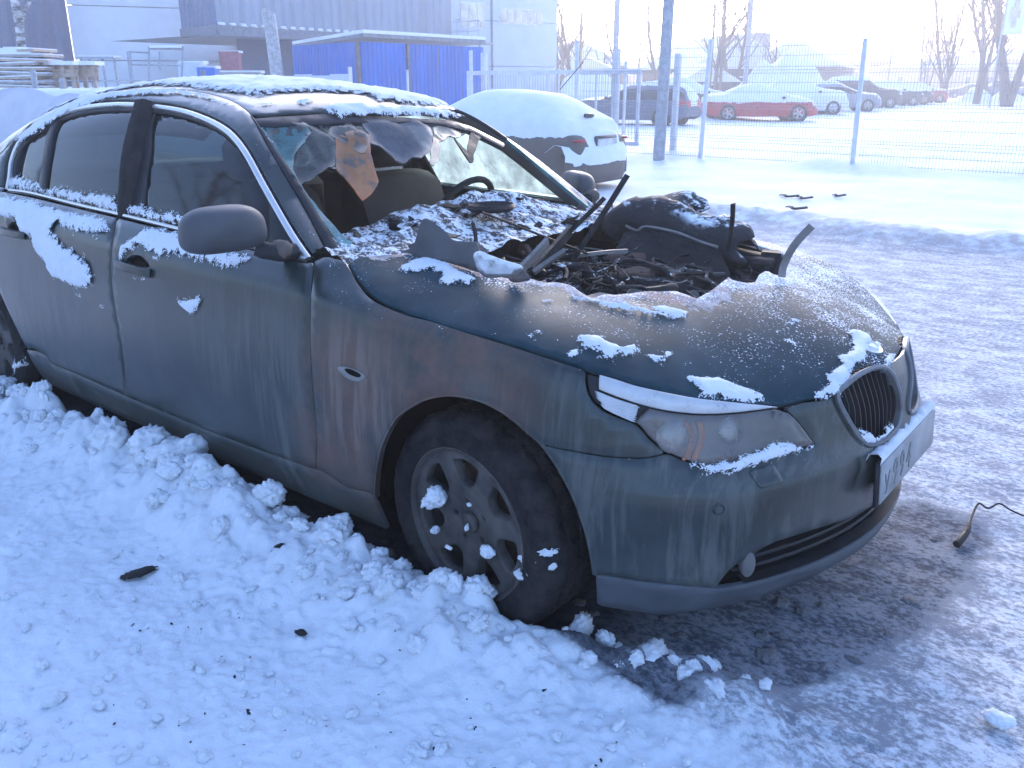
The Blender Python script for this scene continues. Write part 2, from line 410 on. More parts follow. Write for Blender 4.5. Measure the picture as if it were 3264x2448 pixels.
# ------------------------------------------------------------------ car materials
def paint_material(name, hood=False):
    m, nt, b = new_mat(name); N = NT(nt); c = N.co(); x, y, z = N.sep(c)
    base = N.mix(N.ramp(N.noise(6, 4, .6, c), .35, .7), (.007, .0145, .0145), (.016, .028, .028)) if not hood else N.mix(N.ramp(N.noise(6, 4, .6, c), .35, .7), (.013, .034, .044), (.025, .055, .068))  # hood base bluer: sky reflection put into its colour
    # road film with vertical runs
    run = N.noise(1.0, 6, .66, N.co((10, 4, 1.5)), .6); run2 = N.noise(1.0, 4, .65, N.co((52, 18, 3.2)), .4); area = N.ramp(N.noise(2.1, 3, .6, c), .36, .6)
    low = N.ramp(z, .98, .55)
    film = N.math('MULTIPLY', N.ramp(N.math('ADD', N.math('MULTIPLY', run, .62), N.math('MULTIPLY', run2, .38)), .47, .58), N.math('MULTIPLY', low, N.math('ADD', .25, N.math('MULTIPLY', area, .75))))
    film = N.math('ADD', film, N.math('MULTIPLY', N.ramp(z, .42, .2), .55))
    if hood: film = N.math('MULTIPLY', film, .15)
    base = N.mix(N.math('MULTIPLY', film, .58), base, (.100, .106, .098))
    # heat-blistered fender: brown / rusty
    def ball(cx, cz, r, cy=-.9):
        v = N.n('ShaderNodeVectorMath', operation='DISTANCE'); N.l(c, v.inputs[0]); v.inputs[1].default_value = (cx, cy, cz); return N.ramp(v.outputs['Value'], r*1.1, r*.35)
    nb = N.ramp(N.noise(3.2, 6, .68, N.co((1, 1, .9))), .30, .56)
    burn = N.math('MULTIPLY', N.math('MAXIMUM', N.math('MAXIMUM', ball(-.07, .75, .34), ball(-.43, .62, .22)), ball(-.48, .40, .24)), nb)
    if hood: burn = N.math('MULTIPLY', burn, 0.0)
    base = N.mix(N.math('MULTIPLY', burn, .95), base, N.mix(N.noise(14, 5, .7, c), (.030, .018, .016), (.17, .092, .06)))
    ash = N.math('MULTIPLY', ball(-.40, .58, .26), N.ramp(N.noise(1.0, 4, .6, N.co((22, 8, 2.5))), .45, .62))
    base = N.mix(N.math('MULTIPLY', ash, 0.0 if hood else .4), base, (.21, .165, .14))
    rough = N.mixf(film, .5 if hood else .30, .66)
    rough = N.mixf(burn, rough, .75)
    if hood:
        bu = N.attr('burn'); nn = N.math('ADD', N.math('MULTIPLY', N.noise(9, 6, .68, c), .6), N.math('MULTIPLY', N.noise(34, 5, .7, c), .4)); e = N.math('ADD', bu, N.math('MULTIPLY', N.math('SUBTRACT', nn, .5), 1.5))
        sc = N.ramp(e, .50, .55); rust = N.mix(N.ramp(N.noise(22, 5, .7, c), .4, .6), (.44, .39, .365), (.27, .245, .24)); rust = N.mix(N.ramp(N.noise(4, 3, .6, c), .5, .62), rust, (.38, .25, .19))
        soot = N.ramp(e, .38, .5); base = N.mix(N.math('MULTIPLY', soot, .45), base, (.03, .024, .026)); base = N.mix(sc, base, rust); rough = N.mixf(sc, rough, .85)
    # frost grains on faces that look up
    up = N.ramp(N.nz(), .35, .8); sp = N.noise(170, 2, .5, c); sp2 = N.noise(7, 4, .6, c)
    thr = N.math('ADD', sp, N.math('MULTIPLY', N.math('SUBTRACT', sp2, .5), .55))
    zone = N.attr('frost') if hood else 0.08
    thr = N.math('ADD', thr, N.math('MULTIPLY', N.math('SUBTRACT', zone, .5), .22))
    gr = N.math('MULTIPLY', N.ramp(thr, .62, .70), up)
    base = N.mix(gr, base, (.80, .82, .84)); rough = N.mixf(gr, rough, .9)
    N.l(base, b.inputs['Base Color']); N.l(rough, b.inputs['Roughness'])
    b.inputs['Coat Weight'].default_value = 0.0 if hood else .35; b.inputs['Coat Roughness'].default_value = .25; b.inputs['Specular IOR Level'].default_value = .04 if hood else .4
    h = N.math('ADD', N.noise(120, 3, .6, c), N.math('MULTIPLY', burn, N.noise(45, 4, .7, c))); N.l(N.bump(h, .12, .004), b.inputs['Normal'])
    return m
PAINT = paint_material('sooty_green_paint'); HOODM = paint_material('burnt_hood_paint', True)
BLACK = simple('black_void', (.006, .006, .007), .9, spec=.05); TRIM = simple('black_trim', (.014, .015, .018), .55, var=.3, spec=.3)
RUBBER = simple('burnt_rubber', (.008, .008, .010), .85, var=.45, scale=14, bump=1.0, bscale=55, base2=(.034, .030, .029), spec=.12)
CHROME = simple('satin_chrome', (.62, .60, .58), .3, .85, var=.03, scale=6)
GREYTRIM = simple('dull_silver', (.15, .155, .16), .55, .3, var=.2, scale=25)
CHAR = simple('charred_plastic', (.009, .0085, .009), .75, var=.5, scale=14, bump=.8, bscale=35, base2=(.032, .028, .027), spec=.25)
ALLOY = simple('dirty_alloy', (.028, .025, .023), .75, .1, var=.35, scale=12, base2=(.085, .075, .068), bump=.2, bscale=70)
ASHM = simple('ashen_metal', (.19, .175, .165), .75, .2, var=.3, scale=9, bump=.5, bscale=50)
BROWN = simple('scorched_brown_trim', (.075, .052, .043), .85, var=.35, scale=5)
GREYIN = simple('sooted_pillar_trim', (.115, .098, .09), .85, var=.3, scale=4)
RUST = simple('rusty_steel', (.10, .06, .045), .85, .2, var=.5, scale=12, bump=.5)
def snow_material(name, dirt=None, base=(.80, .82, .85), grain=90):
    m, nt, b = new_mat(name); N = NT(nt); c = N.co()
    cbase = N.mix(N.ramp(N.noise(7, 5, .6, c), .3, .7), tuple(v*.93 for v in base), base)
    if dirt:
        d = N.attr(dirt); nz = N.noise(18, 6, .7, c)  # this mask holds slush and the shade painted under the car
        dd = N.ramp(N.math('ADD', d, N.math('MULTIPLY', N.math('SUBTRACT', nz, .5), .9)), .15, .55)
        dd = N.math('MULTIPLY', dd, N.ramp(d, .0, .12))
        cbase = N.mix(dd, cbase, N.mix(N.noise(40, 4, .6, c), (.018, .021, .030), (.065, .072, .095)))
        g = N.attr('tan'); cbase = N.mix(N.math('MULTIPLY', g, N.ramp(N.noise(9, 4, .6, c), .3, .65)), cbase, (.46, .41, .385))
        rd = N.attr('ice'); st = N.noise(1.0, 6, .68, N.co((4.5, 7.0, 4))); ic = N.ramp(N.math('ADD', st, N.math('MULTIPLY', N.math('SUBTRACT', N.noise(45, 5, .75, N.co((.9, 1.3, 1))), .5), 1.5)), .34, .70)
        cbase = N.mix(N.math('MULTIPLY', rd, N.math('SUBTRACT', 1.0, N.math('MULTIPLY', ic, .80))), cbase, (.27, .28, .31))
        b.inputs['Roughness'].default_value = .85
    else: b.inputs['Roughness'].default_value = .85
    N.l(cbase, b.inputs['Base Color'])
    b.inputs['Specular IOR Level'].default_value = .06
    h = N.math('ADD', N.noise(grain, 5, .7, c), N.math('MULTIPLY', N.noise(grain*4, 3, .6, c), .4)); N.l(N.bump(h, .55, .012), b.inputs['Normal'])
    return m
SNOW = snow_material('clean_snow')
CARSNOW = snow_material('car_snow', grain=160)
_N = NT(CARSNOW.node_tree); _pb = CARSNOW.node_tree.nodes['Principled BSDF']; _c = _N.co(); _a = _N.math('ADD', _N.attr('cov'), _N.math('MULTIPLY', _N.math('SUBTRACT', _N.math('ADD', _N.math('MULTIPLY', _N.noise(38, 5, .7, _c), .65), _N.math('MULTIPLY', _N.noise(190, 2, .6, _c), .35)), .5), 3.2)); _N.l(_N.ramp(_a, .40, .52), _pb.inputs['Alpha'])
# ------------------------------------------------------------------ the burnt sedan
car = empty('burnt_sedan', label='dark green sedan with a burnt-out engine bay, smashed windscreen and torn open hood', category='car')
# --- pixel curves of the near side
DOORF = cr([(995, 834), (997, 871), (990, 953), (988, 1088), (995, 1224), (1006, 1359), (1008, 1492)])
SEAM_F = cr([(1008, 1492), (1060, 1522), (1098, 1551), (1130, 1560), (1180, 1570)])
ARCH = cr([(1191, 1590), (1189, 1560), (1197, 1480), (1216, 1407), (1259, 1330), (1317, 1287), (1370, 1265), (1433, 1257), (1500, 1267), (1558, 1287), (1621, 1325), (1679, 1374), (1727, 1417), (1775, 1484), (1823, 1571), (1857, 1658), (1881, 1745), (1896, 1836)])
A_REAR = ARCH[:73]          # up to the bumper seam
A_FRONT = ARCH[72:]
HB_SEAM = cr([(1727, 1417), (1800, 1434), (1936, 1456), (2028, 1461), (2080, 1457), (2125, 1445)])
HL_OUT = cr([(1868, 1184), (1868, 1228), (1887, 1277), (1941, 1320), (2028, 1353), (2071, 1399), (2125, 1445)])
HL_BOT = cr([(2125, 1445), (2218, 1480), (2290, 1486), (2400, 1470), (2500, 1445), (2603, 1418)])
HL_IN = cr([(2603, 1418), (2587, 1401), (2545, 1345), (2505, 1304)])
SHUT = cr(PX_SHUT); HLTOP = cr(PX_HLTOP)
BELT_F = [(975, 838), (800, 796), (597, 746), (480, 720), (380, 695)]
BELT_R = [(368, 692), (249, 664), (99, 628), (20, 612), (-60, 597)]
BSEAM = cr([(372, 693), (356, 800), (356, 900), (374, 1030), (390, 1130), (398, 1262)])
SEAM_D = cr([(398, 1262), (542, 1323), (759, 1410), (998, 1494)])
SEAM_R = cr([(150, 1134), (168, 1160), (244, 1193), (396, 1261)])
fender = bpx(DOORF[::-1], [(1040, 815)], SHUT, HL_OUT, HB_SEAM[::-1], A_REAR[::-1], SEAM_F[::-1])
P3 = BODY.hit(fender)
# the upper rear end of the fender runs under the hood edge
build_panel('front_fender', car, BODY, [P3], PAINT, .028, mirror=True)
# wheel arch lips
ap = BODY.hit(ARCH); an = BODY.normal(ap)
MB().sweep(ap-an*.004, an, [(-.004, -.02), (.004, -.02), (.006, .002), (-.006, .002)]).build('arch_lip', PAINT, car, True)
MB().sweep((ap-an*.004)*MIR, an*MIR, [(-.004, -.02), (.004, -.02), (.006, .002), (-.006, .002)]).build('arch_lip', PAINT, car, True)
# doors, with cut-out handle cups
H_F = cr([(405, 826), (425, 815), (450, 818), (468, 838), (474, 852), (430, 846), (404, 836)], 4, True)
H_R = cr([(28, 720), (40, 708), (58, 708), (68, 722), (72, 735), (45, 733), (26, 728)], 4, True)
fdoor = bpx(DOORF, SEAM_D[::-1], BSEAM[::-1][1:-1], BELT_F[::-1])
o = build_panel('front_door', car, BODY, [BODY.hit(fdoor), BODY.hit(H_F)], PAINT, .028, mirror=True); fd, fdl = o
RA = cr([(150, 1134), (105, 1112), (81, 1103), (33, 1007), (0, 936), (-40, 870), (-90, 820), (-150, 790)])
RQ = [(-150, 790), (-135, 700), (-110, 640), (-60, 597)]
rdoor = bpx(BSEAM, SEAM_R[::-1], RA[1:], RQ[1:-1], BELT_R[::-1])
o = build_panel('rear_door', car, BODY, [BODY.hit(rdoor), BODY.hit(H_R)], PAINT, .03, mirror=True); rd_, rdl = o
for dr, H, ends in ((fd, H_F, ((374, 836), (405, 848), (440, 858), (483, 872))), (rd_, H_R, ((2, 734), (25, 739), (48, 745), (84, 752)))):
    build_panel('handle_cup', dr, BODY, [BODY.hit(offset_poly(H[::-1] if area2(H) < 0 else H, -4))], BLACK, .02, gap=0, flange=.01, off=-.018)
    hp = BODY.hit(cr(ends, 5)); hn = BODY.normal(hp); bow = np.sin(np.linspace(0, math.pi, len(hp)))**.5
    MB().sweep(hp+hn*(.004+.016*bow)[:, None], hn, [(-.013, -.008), (.013, -.008), (.015, .0), (.011, .007), (-.011, .007), (-.015, .0)]).build('door_handle', PAINT, dr, True)
# rear quarter panel, arch and tail (runs out of the picture on the left)
RA2 = cr([(-150, 790), (-210, 775), (-280, 775), (-350, 800)])
qp = np.array([(-2.83, 0, .70), (-2.86, 0, .80), (-2.80, 0, .93), (-2.70, 0, 1.0), (-3.3, 0, 1.01), (-3.95, 0, .98), (-4.0, 0, .6), (-3.95, 0, .28), (-3.25, 0, .28)]+[(-2.888+.36*math.cos(t), 0, .33+.36*math.sin(t)) for t in np.linspace(math.pi, .5*math.pi-.18, 14)])
uvq = qp[:, [0, 2]]
build_panel('quarter_panel', car, BODY, [uvq], PAINT, .04, mirror=True, is3d=False)
# sill
sill_top = bpx(SEAM_R[::-1][::-1], SEAM_D[1:], SEAM_F[1:])
st = BODY.to(BODY.hit(sill_top)); u0, u1 = st[0, 0], st[-1, 0]
sill = np.vstack([st, [(-.347, .27), (-.342, .17)], [(-1.2, .165), (-2.3, .165), (-2.50, .17), (-2.53, .33), (-2.42, .345)]])
build_panel('sill', car, BODY, [sill], PAINT, .03, mirror=True, is3d=False)
# front bumper, one skin round the nose
KID = cr([(2668, 1262), (2700, 1225), (2745, 1192), (2800, 1172), (2838, 1190), (2862, 1250), (2866, 1310), (2852, 1365), (2815, 1400), (2770, 1415), (2735, 1388), (2700, 1335)], 5, True)
LIPL = cr([(1898, 1828), (2017, 1848), (2180, 1867), (2286, 1875)])
INT_T = cr([(2286, 1868), (2330, 1815), (2391, 1776), (2451, 1738), (2560, 1700), (2695, 1658)])
halfuv = BODY.to(BODY.hit(bpx(HB_SEAM, HL_BOT[1:], HL_IN[1:], cr(PX_NOSE)[1:])))
kid_uv = BODY.to(BODY.hit(KID)); 
um = XO+.9*math.pi/2
top = np.vstack([halfuv, [(um-.30+.0, .69), (um-.26, .706)]]) if False else halfuv
low = BODY.to(BODY.hit(bpx(A_FRONT, LIPL, INT_T[1:])))
low = low[low[:, 0] < um-.2]
nose_top = np.array([(um-.27, .688), (um-.2, .706), (um-.1, .716), (um, .718)])
nose_top = nose_top[nose_top[:, 0] > top[-1, 0]+.01]
half = np.vstack([top, nose_top]); bot = np.vstack([low, [(um-.12, .338), (um, .336)]])
mirr = lambda q: np.stack([2*um-q[:, 0], q[:, 1]], 1)[::-1]
outer = np.vstack([half, mirr(half)[1:], mirr(bot[::-1])[::-1][::-1][::-1] if False else np.stack([2*um-bot[:, 0], bot[:, 1]], 1), bot[::-1][1:]])
kid_in = kid_uv.copy()
kid_m = mirr(kid_uv)
bumper = build_panel('front_bumper', car, BODY, [outer, kid_in, kid_m], PAINT, .026, is3d=False, gap=.002)
# lower lip
lip_top = np.vstack([BODY.to(BODY.hit(bpx([(1899, 1832)], LIPL[1:]))), [(um-.55, .248), (um-.4, .245), (um-.2, .243), (um, .242)]])
lip_bot = BODY.to(BODY.hit([(1903, 1925), (1980, 1940), (2066, 1952), (2125, 1957)])); lip_bot = np.vstack([lip_bot, [(um-.72, .17), (um-.5, .185), (um-.25, .19), (um, .19)]])
lo_ = np.vstack([lip_top, np.stack([2*um-lip_top[:, 0], lip_top[:, 1]], 1)[::-1][1:], np.stack([2*um-lip_bot[:, 0], lip_bot[:, 1]], 1), lip_bot[::-1][1:]])
build_panel('bumper_lip', car, BODY, [lo_], simple('grey_lip_plastic', (.055, .062, .07), .6, var=.25, scale=12), .026, is3d=False, off=.004)
# black backing added to darken seam gaps; wheel wells, engine bay walls
us = np.r_[np.linspace(-3.9, XO, 40), np.linspace(XO+.04, 2*um-XO-.04, 46), ]
vs = np.linspace(.2, .76, 14)
U, Vv = np.meshgrid(us, vs, indexing='ij'); Pb = body_from(np.stack([U, Vv], -1)); Nb = BODY.normal(Pb); Pb = Pb-Nb*.035
Pb[..., 2] = Vv
nu, nv = U.shape; okc = lambda i, j: not any(((Pb[i, j, 0]-cx)**2+(Pb[i, j, 2]-cz)**2) < .40**2 for cx, cz in ((.02, .33), (-2.888, .33))) and not (abs(Pb[i, j, 1]) < .75 and Pb[i, j, 0] > .4 and Pb[i, j, 2] > .69)
fc = [(i*nv+j, (i+1)*nv+j, (i+1)*nv+j+1, i*nv+j+1) for i in range(nu-1) for j in range(nv-1) if okc(i, j) and okc(i+1, j+1)]
left = [(i*nv+j, i*nv+j+1, (i+1)*nv+j+1, (i+1)*nv+j) for i in range(40-1) for j in range(nv-1) if okc(i, j) and okc(i+1, j+1)]
k0 = Pb.reshape(-1, 3)
mesh_obj('seam_backing', np.vstack([k0, k0[:40*nv]*MIR]), fc+[tuple(a+len(k0) for a in f) for f in left], BLACK, car)
m = MB(); m.box((-1.9, 0, .2), (3.9, 1.55, .04)); m.box((.15, 0, .2), (.8, 1.0, .03)); m.build('underbody', BLACK, car)
for s in (-1, 1):
    for cx, nm in ((.02, 'wheel_well'), (-2.888, 'wheel_well')):
        prof = [(math.cos(t)*.385+cx, s*yy, math.sin(t)*.385+.33) for yy in (.832, .58) for t in np.linspace(-.25*math.pi if False else -.2, math.pi+.2, 26)]
        F = [(i, i+1, 27+i-1+0, 26+i) if False else (i, i+1, 26+i+1, 26+i) for i in range(25)]
        disc = [(cx, s*.58, .33)]+prof[26:]; V = prof+disc; F += [(52, 53+i, 54+i) for i in range(25)]
        mesh_obj(nm, V, F, BLACK, car)
# --- headlights: clear dirty lens over bowls, ribbed indicator, bright upper strip
HLMID = cr([(1890, 1234), (1960, 1262), (2044, 1290), (2130, 1310), (2234, 1320), (2342, 1316), (2467, 1300)])
def glass_material(name, tint, dirt=.06, rough=.05, dcol=(.25, .27, .27), transl=None, transl2=None, crack=False):
    m = bpy.data.materials.new(name); m.use_nodes = True; nt = m.node_tree; nt.nodes.remove(nt.nodes['Principled BSDF']); N = NT(nt); out = nt.nodes['Material Output']
    tr = N.n('ShaderNodeBsdfTransparent'); tr.inputs[0].default_value = (*tint, 1); gl = N.n('ShaderNodeBsdfGlossy'); gl.inputs['Roughness'].default_value = rough
    fr = N.n('ShaderNodeFresnel'); fr.inputs[0].default_value = 1.5; mx = N.n('ShaderNodeMixShader'); N.l(fr.outputs[0], mx.inputs[0]); N.l(tr.outputs[0], mx.inputs[1]); N.l(gl.outputs[0], mx.inputs[2])
    if transl: df = N.n('ShaderNodeBsdfTranslucent'); d2 = N.n('ShaderNodeBsdfDiffuse'); cc = N.mix(N.ramp(N.noise(11, 4, .65, N.co()), .5, .64), transl, transl2 or tuple(v*.72 for v in transl)); N.l(cc, df.inputs[0]); N.l(cc, d2.inputs[0]); a = N.n('ShaderNodeMixShader'); a.inputs[0].default_value = .35; N.l(df.outputs[0], a.inputs[1]); N.l(d2.outputs[0], a.inputs[2]); dsh = a.outputs[0]
    else: df = N.n('ShaderNodeBsdfDiffuse'); df.inputs[0].default_value = (*dcol, 1); dsh = df.outputs[0]
    m2 = N.n('ShaderNodeMixShader'); c = N.co((1, 1, .45)); fdirt = N.ramp(N.noise(5, 5, .65, c), .3, .75, dirt*.5, min(1, dirt*1.6))
    if crack:
        vo = N.n('ShaderNodeTexVoronoi', feature='DISTANCE_TO_EDGE'); vo.inputs['Scale'].default_value = 26; N.l(N.co(), vo.inputs['Vector']); fdirt = N.math('MAXIMUM', fdirt, N.ramp(vo.outputs['Distance'], .05, .0, 0, .95))
    N.l(fdirt, m2.inputs[0]); N.l(mx.outputs[0], m2.inputs[1]); N.l(dsh, m2.inputs[2]); N.l(m2.outputs[0], out.inputs[0]); return m
LENS = glass_material('cloudy_lens', (.88, .86, .84), .24, .10, (.30, .275, .26))
WHITEP = simple('milky_reflector', (.46, .46, .46), .35, .2, var=.1, scale=20); ORANGE = simple('amber_reflector', (.50, .20, .09), .4, var=.3)
BOWL = simple('lamp_bowl', (.14, .125, .12), .35, .5, var=.3, scale=12)
hls = [p for p in (build_panel('headlight', car, BODY, [BODY.hit(bpx(HLTOP, HL_IN[::-1][1:], HL_BOT[::-1][1:], HL_OUT[::-1][1:-1]))], TRIM, .026, gap=.004, off=-.012, flange=.03, mirror=True, rim=0))]
hlr, hll = hls
LBR = cr([(2036, 1290), (2030, 1350)], 4)
strip = build_panel('upper_strip', hlr, BODY, [BODY.hit(bpx(HLTOP[3:-3], HLMID[::-1][4:-2]))], WHITEP, .02, gap=.002, flange=.012, off=.0)
mainp = bpx(HLMID[14:], HL_IN[::-1][2:], HL_BOT[::-1][2:], HL_OUT[::-1][:14])
mainp = offset_poly(mainp if area2(mainp) > 0 else mainp[::-1], 7)
bowl = build_panel('lamp_bowl', hlr, BODY, [BODY.hit(mainp)], BOWL, .02, gap=0, flange=.01, off=-.006)
lens = build_panel('lens', hlr, BODY, [BODY.hit(mainp)], LENS, .025, gap=0, flange=.006, off=.006)
PROJ = simple('projector_glass', (.30, .29, .285), .22, .45, var=.35, scale=18)
for (px, py, r, mt) in ((2150, 1388, .044, PROJ), (2335, 1372, .036, PROJ), (2205, 1400, .010, ORANGE)):
    P = BODY.hit([(px, py)])[0]; n_ = BODY.normal(P[None])[0]
    R_ = Vector(n_).to_track_quat('Y', 'Z').to_matrix()
    MB().lathe([(.0005, .008), (r*.3, .0076), (r*.6, .006), (r*.85, .003), (r, -.002)], 24).build('reflector', mt, hlr, True, xf=lambda V: V@np.array(R_).T+P-n_*.006)
for q in range(2):
    src = [cr([(2180+q*40, 1345), (2200+q*30, 1390), (2190+q*25, 1440), (2172+q*30, 1470)], 4)][0]
    poly = np.vstack([src, src[::-1]+[14+5*q, 0]]); build_panel('amber_patch', hlr, BODY, [BODY.hit(poly)], ORANGE, .02, gap=0, flange=.003, off=-.002)
ribs = cr([(1896, 1246), (1960, 1272), (2040, 1297)], 6)
for q in range(8):
    f0 = q/8; f1 = (q+.60)/8
    top_ = ribs; botr = cr([(1905, 1290), (1950, 1316), (2026, 1350)], 6)
    lineA = top_*(1-f0)+botr*f0; lineB = top_*(1-f1)+botr*f1
    if f0 > .5: lineA = lineA[2:]; lineB = lineB[2:]
    build_panel('indicator_rib', hlr, BODY, [BODY.hit(bpx(lineA, lineB[::-1]))], WHITEP, .02, gap=0, flange=.008, off=.001)
for ch in list(hlr.children):
    c2 = mesh_obj(ch.name.split('.')[0], [(v.co.x, -v.co.y, v.co.z) for v in ch.data.vertices], [tuple(p.vertices)[::-1] for p in ch.data.polygons], ch.data.materials[0], hll)
# --- kidney grilles
kp = body_from(kid_uv); kn = BODY.normal(kp)
for s in (1, -1):
    S = np.array([1, s, 1.0])
    ring = np.vstack([kp, kp[:2]])+np.vstack([kn, kn[:2]])*.004
    kg = MB().sweep(ring*S, np.vstack([kn, kn[:2]])*S, [(-.010, -.05), (.004, -.05), (.005, .002), (0, .006), (-.008, .003)], cap=False).build('kidney_grille', GREYTRIM, car, True)
    cen = kp.mean(0); nn_ = np.array([.97, -.2, .05]); nn_ /= np.linalg.norm(nn_)
    mesh_obj('grille_back', np.vstack([kp-nn_*.05, [cen-nn_*.05]])*S, [(i, (i+1) % len(kp), len(kp))[::s] for i in range(len(kp))], BLACK, kg)
    zs = kp[:, 2]
    for q in range(11):
        yq = cen[1]-.105+.021*q; 
        # vertical slat between ring crossings
        cross_ = []
        for i in range(len(kp)):
            a, b = kp[i], kp[(i+1) % len(kp)]
            if (a[1]-yq)*(b[1]-yq) < 0: t = (yq-a[1])/(b[1]-a[1]); cross_.append(a+t*(b-a))
        if len(cross_) >= 2:
            cross_.sort(key=lambda p: p[2]); a, b = cross_[0], cross_[-1]; mid = (a+b)/2+np.array([.012, 0, 0])
            pl = cr([a, mid, b], 5)-np.array([.028, 0, 0]); MB().sweep(pl*S, np.tile([1.0, 0, 0], (len(pl), 1)), [(-.0022, -.018), (.0022, -.018), (.0022, .018), (-.0022, .018)]).build('grille_slat', TRIM, kg)
# intake: dark recess, grille bars, fog lamp stub
build_panel('intake_recess', car, BODY, [np.array([(um-.66, .235), (um+.66, .235), (um+.66, .365), (um-.66, .365)])], BLACK, .04, is3d=False, gap=0, off=-.06, flange=0)
for q in range(2):
    pts = np.array([(um-.62+.062*i, .27+.035*q) for i in range(21)]); pb = body_from(pts)-BODY.normal(body_from(pts))*.035
    MB().tube(pb, .006, 6).build('intake_bar', TRIM, car, True)
fp = BODY.hit([(2385, 1800)])[0]
MB().lathe([(.001, .012), (.02, .01), (.03, .002), (.032, -.02)], 20).build('tow_cap', simple('dusty_cap', (.11, .105, .10), .7), car, True, xf=lambda V: (V*[.6, .7, 1.15])[:, [1, 0, 2]]@np.array(Matrix.Rotation(-.75, 3, 'Z')).T+fp+np.array([.0, .0, 0]))
shelf = np.array([(um-.60+.06*i, .249) for i in range(21)]); sp_ = body_from(shelf); m = MB(); V = np.vstack([sp_+[.0, 0, .002], sp_*[.86, .9, 1]+[0, 0, .012]]); m.add(V, [(i, i+1, 22+i-1+0, 21+i) if False else (i, i+1, 21+i+1, 21+i) for i in range(20)]); m.build('lip_shelf', TRIM, car, True)

# headlamp washer flap and parking sensor on the bumper ledge
build_panel('washer_flap', car, BODY, [BODY.hit(cr([(2392, 1502), (2450, 1484), (2468, 1490), (2492, 1530), (2488, 1540), (2432, 1554), (2418, 1548), (2394, 1512)], 3, True))], PAINT, .012, gap=0, off=.0035, flange=.005, mirror=True)
for S in (np.ones(3), MIR):
    P = BODY.hit([(2291, 1624)])[0]; n_ = BODY.normal(P[None])[0]; R_ = np.array(Vector(n_).to_track_quat('Z', 'Y').to_matrix()); MB().lathe([(.0005, .002), (.011, .002), (.0125, .0), (.0135, .0025), (.0155, .0)], 20, 'z').build('parking_sensor', PAINT, car, True, xf=lambda V: (V@R_.T+P)*S)
# --- roof, pillars, glass
def roof_from(uv):
    x, y = uv[..., 0], uv[..., 1]; lo = np.full(x.shape, .85); hi = np.full(x.shape, 1.6)
    for _ in range(34):
        m = (lo+hi)/2; i = F_green(np.stack([x, y, m], -1)) < 0; lo = np.where(i, m, lo); hi = np.where(i, hi, m)
    return np.stack([x, y, lo], -1)
ROOF = Surf(F_green, hood_to, roof_from)
CHR = cr([(22, 606), (30, 562), (37, 507), (65, 448), (124, 398), (199, 360), (273, 341), (373, 332), (472, 337), (572, 351), (646, 375), (706, 405), (746, 438), (786, 492), (835, 582), (885, 671), (935, 756), (982, 824)], 5)
BLT = cr([(20, 606), (99, 616), (249, 653), (373, 681), (597, 736), (800, 785), (975, 826)], 5)
def pxoff(c, d):
    t = np.gradient(c, axis=0); n = np.stack([t[:, 1], -t[:, 0]], 1)/(np.linalg.norm(t, axis=1)[:, None]+1e-9); return c+n*d
DITCH = cr([(806, 368), (775, 343), (738, 321), (690, 305), (640, 294), (570, 287), (434, 285), (298, 298), (163, 342), (62, 430), (0, 490), (-70, 545), (-150, 590)], 4)
MOUL = cr([(800, 366), (895, 536), (977, 672), (1046, 806)], 5)
rail = bpx(pxoff(CHR, 16), [(992, 806)], MOUL[::-1], DITCH[1:], [(-165, 640), (-60, 612), (-5, 606)])
build_panel('side_frame', car, GREEN, [GREEN.hit(rail)], PAINT, .03, mirror=True)
mo = bpx(MOUL, [(1088, 806)], cr([(1088, 806), (952, 580), (880, 478), (810, 378)], 5)[1:])
build_panel('windscreen_moulding', car, GREEN, [GREEN.hit(mo)], TRIM, .02, gap=.001, off=.003, mirror=True)
# black weather strip between chrome and frame, B pillar cover, sail
def gp(name, poly, mat, off=-.008, gap=.001, surf=GREEN, mirror=True, res=.03, **k): return build_panel(name, car, surf, [surf.hit(np.asarray(poly, float))], mat, res, gap=gap, off=off, mirror=mirror, **k)
ws = bpx(pxoff(CHR, 18), pxoff(CHR, -14)[::-1]); gp('weather_strip', ws, TRIM, -.006)
gp('b_pillar_cover', [(433, 350), (490, 353), (475, 460), (452, 640), (447, 697), (366, 680), (375, 600), (410, 440)], TRIM, -.011)
gp('window_divider', [(176, 372), (196, 366), (160, 470), (136, 625), (112, 618), (130, 520)], TRIM, -.005)
gp('mirror_sail', [(856, 630), (935, 770), (972, 826), (856, 800)], TRIM, -.005)
DGLASS = glass_material('dirty_window_glass', (.05, .08, .078), .03); TGLASS = glass_material('tinted_window_glass', (.02, .025, .03), .025)
FROST = glass_material('frosted_window_glass', (.7, .9, .8), .62, transl=(.75, .95, .86)); FROSTD = glass_material('frosted_tinted_glass', (.2, .24, .26), .5, transl=(.16, .20, .22))
WGLASS = glass_material('crazed_windscreen_glass', (.30, .36, .36), .55, .12, transl=(.20, .22, .22), crack=True); OGLASS = glass_material('orange_scorched_glass', (.5, .3, .2), .85, .2, transl=(.85, .42, .23), transl2=(.36, .31, .28)); BGLASS = glass_material('grey_sooted_glass', (.25, .3, .38), .75, .15, transl=(.26, .29, .34), crack=True); TEAL = glass_material('green_crumbled_glass', (.4, .75, .75), .75, .15, transl=(.22, .50, .52), crack=True)
FGL = [(486, 348), (572, 360), (646, 384), (700, 412), (740, 446), (780, 500), (828, 590), (858, 645), (858, 798), (700, 757), (597, 732), (446, 695), (452, 640), (475, 460)]
RGL = [(436, 345), (373, 341), (273, 350), (205, 367), (192, 374), (158, 470), (132, 624), (249, 656), (368, 684), (375, 600), (410, 440)]
QGL = [(180, 376), (124, 406), (72, 454), (46, 510), (38, 565), (32, 604), (116, 620), (130, 520)]
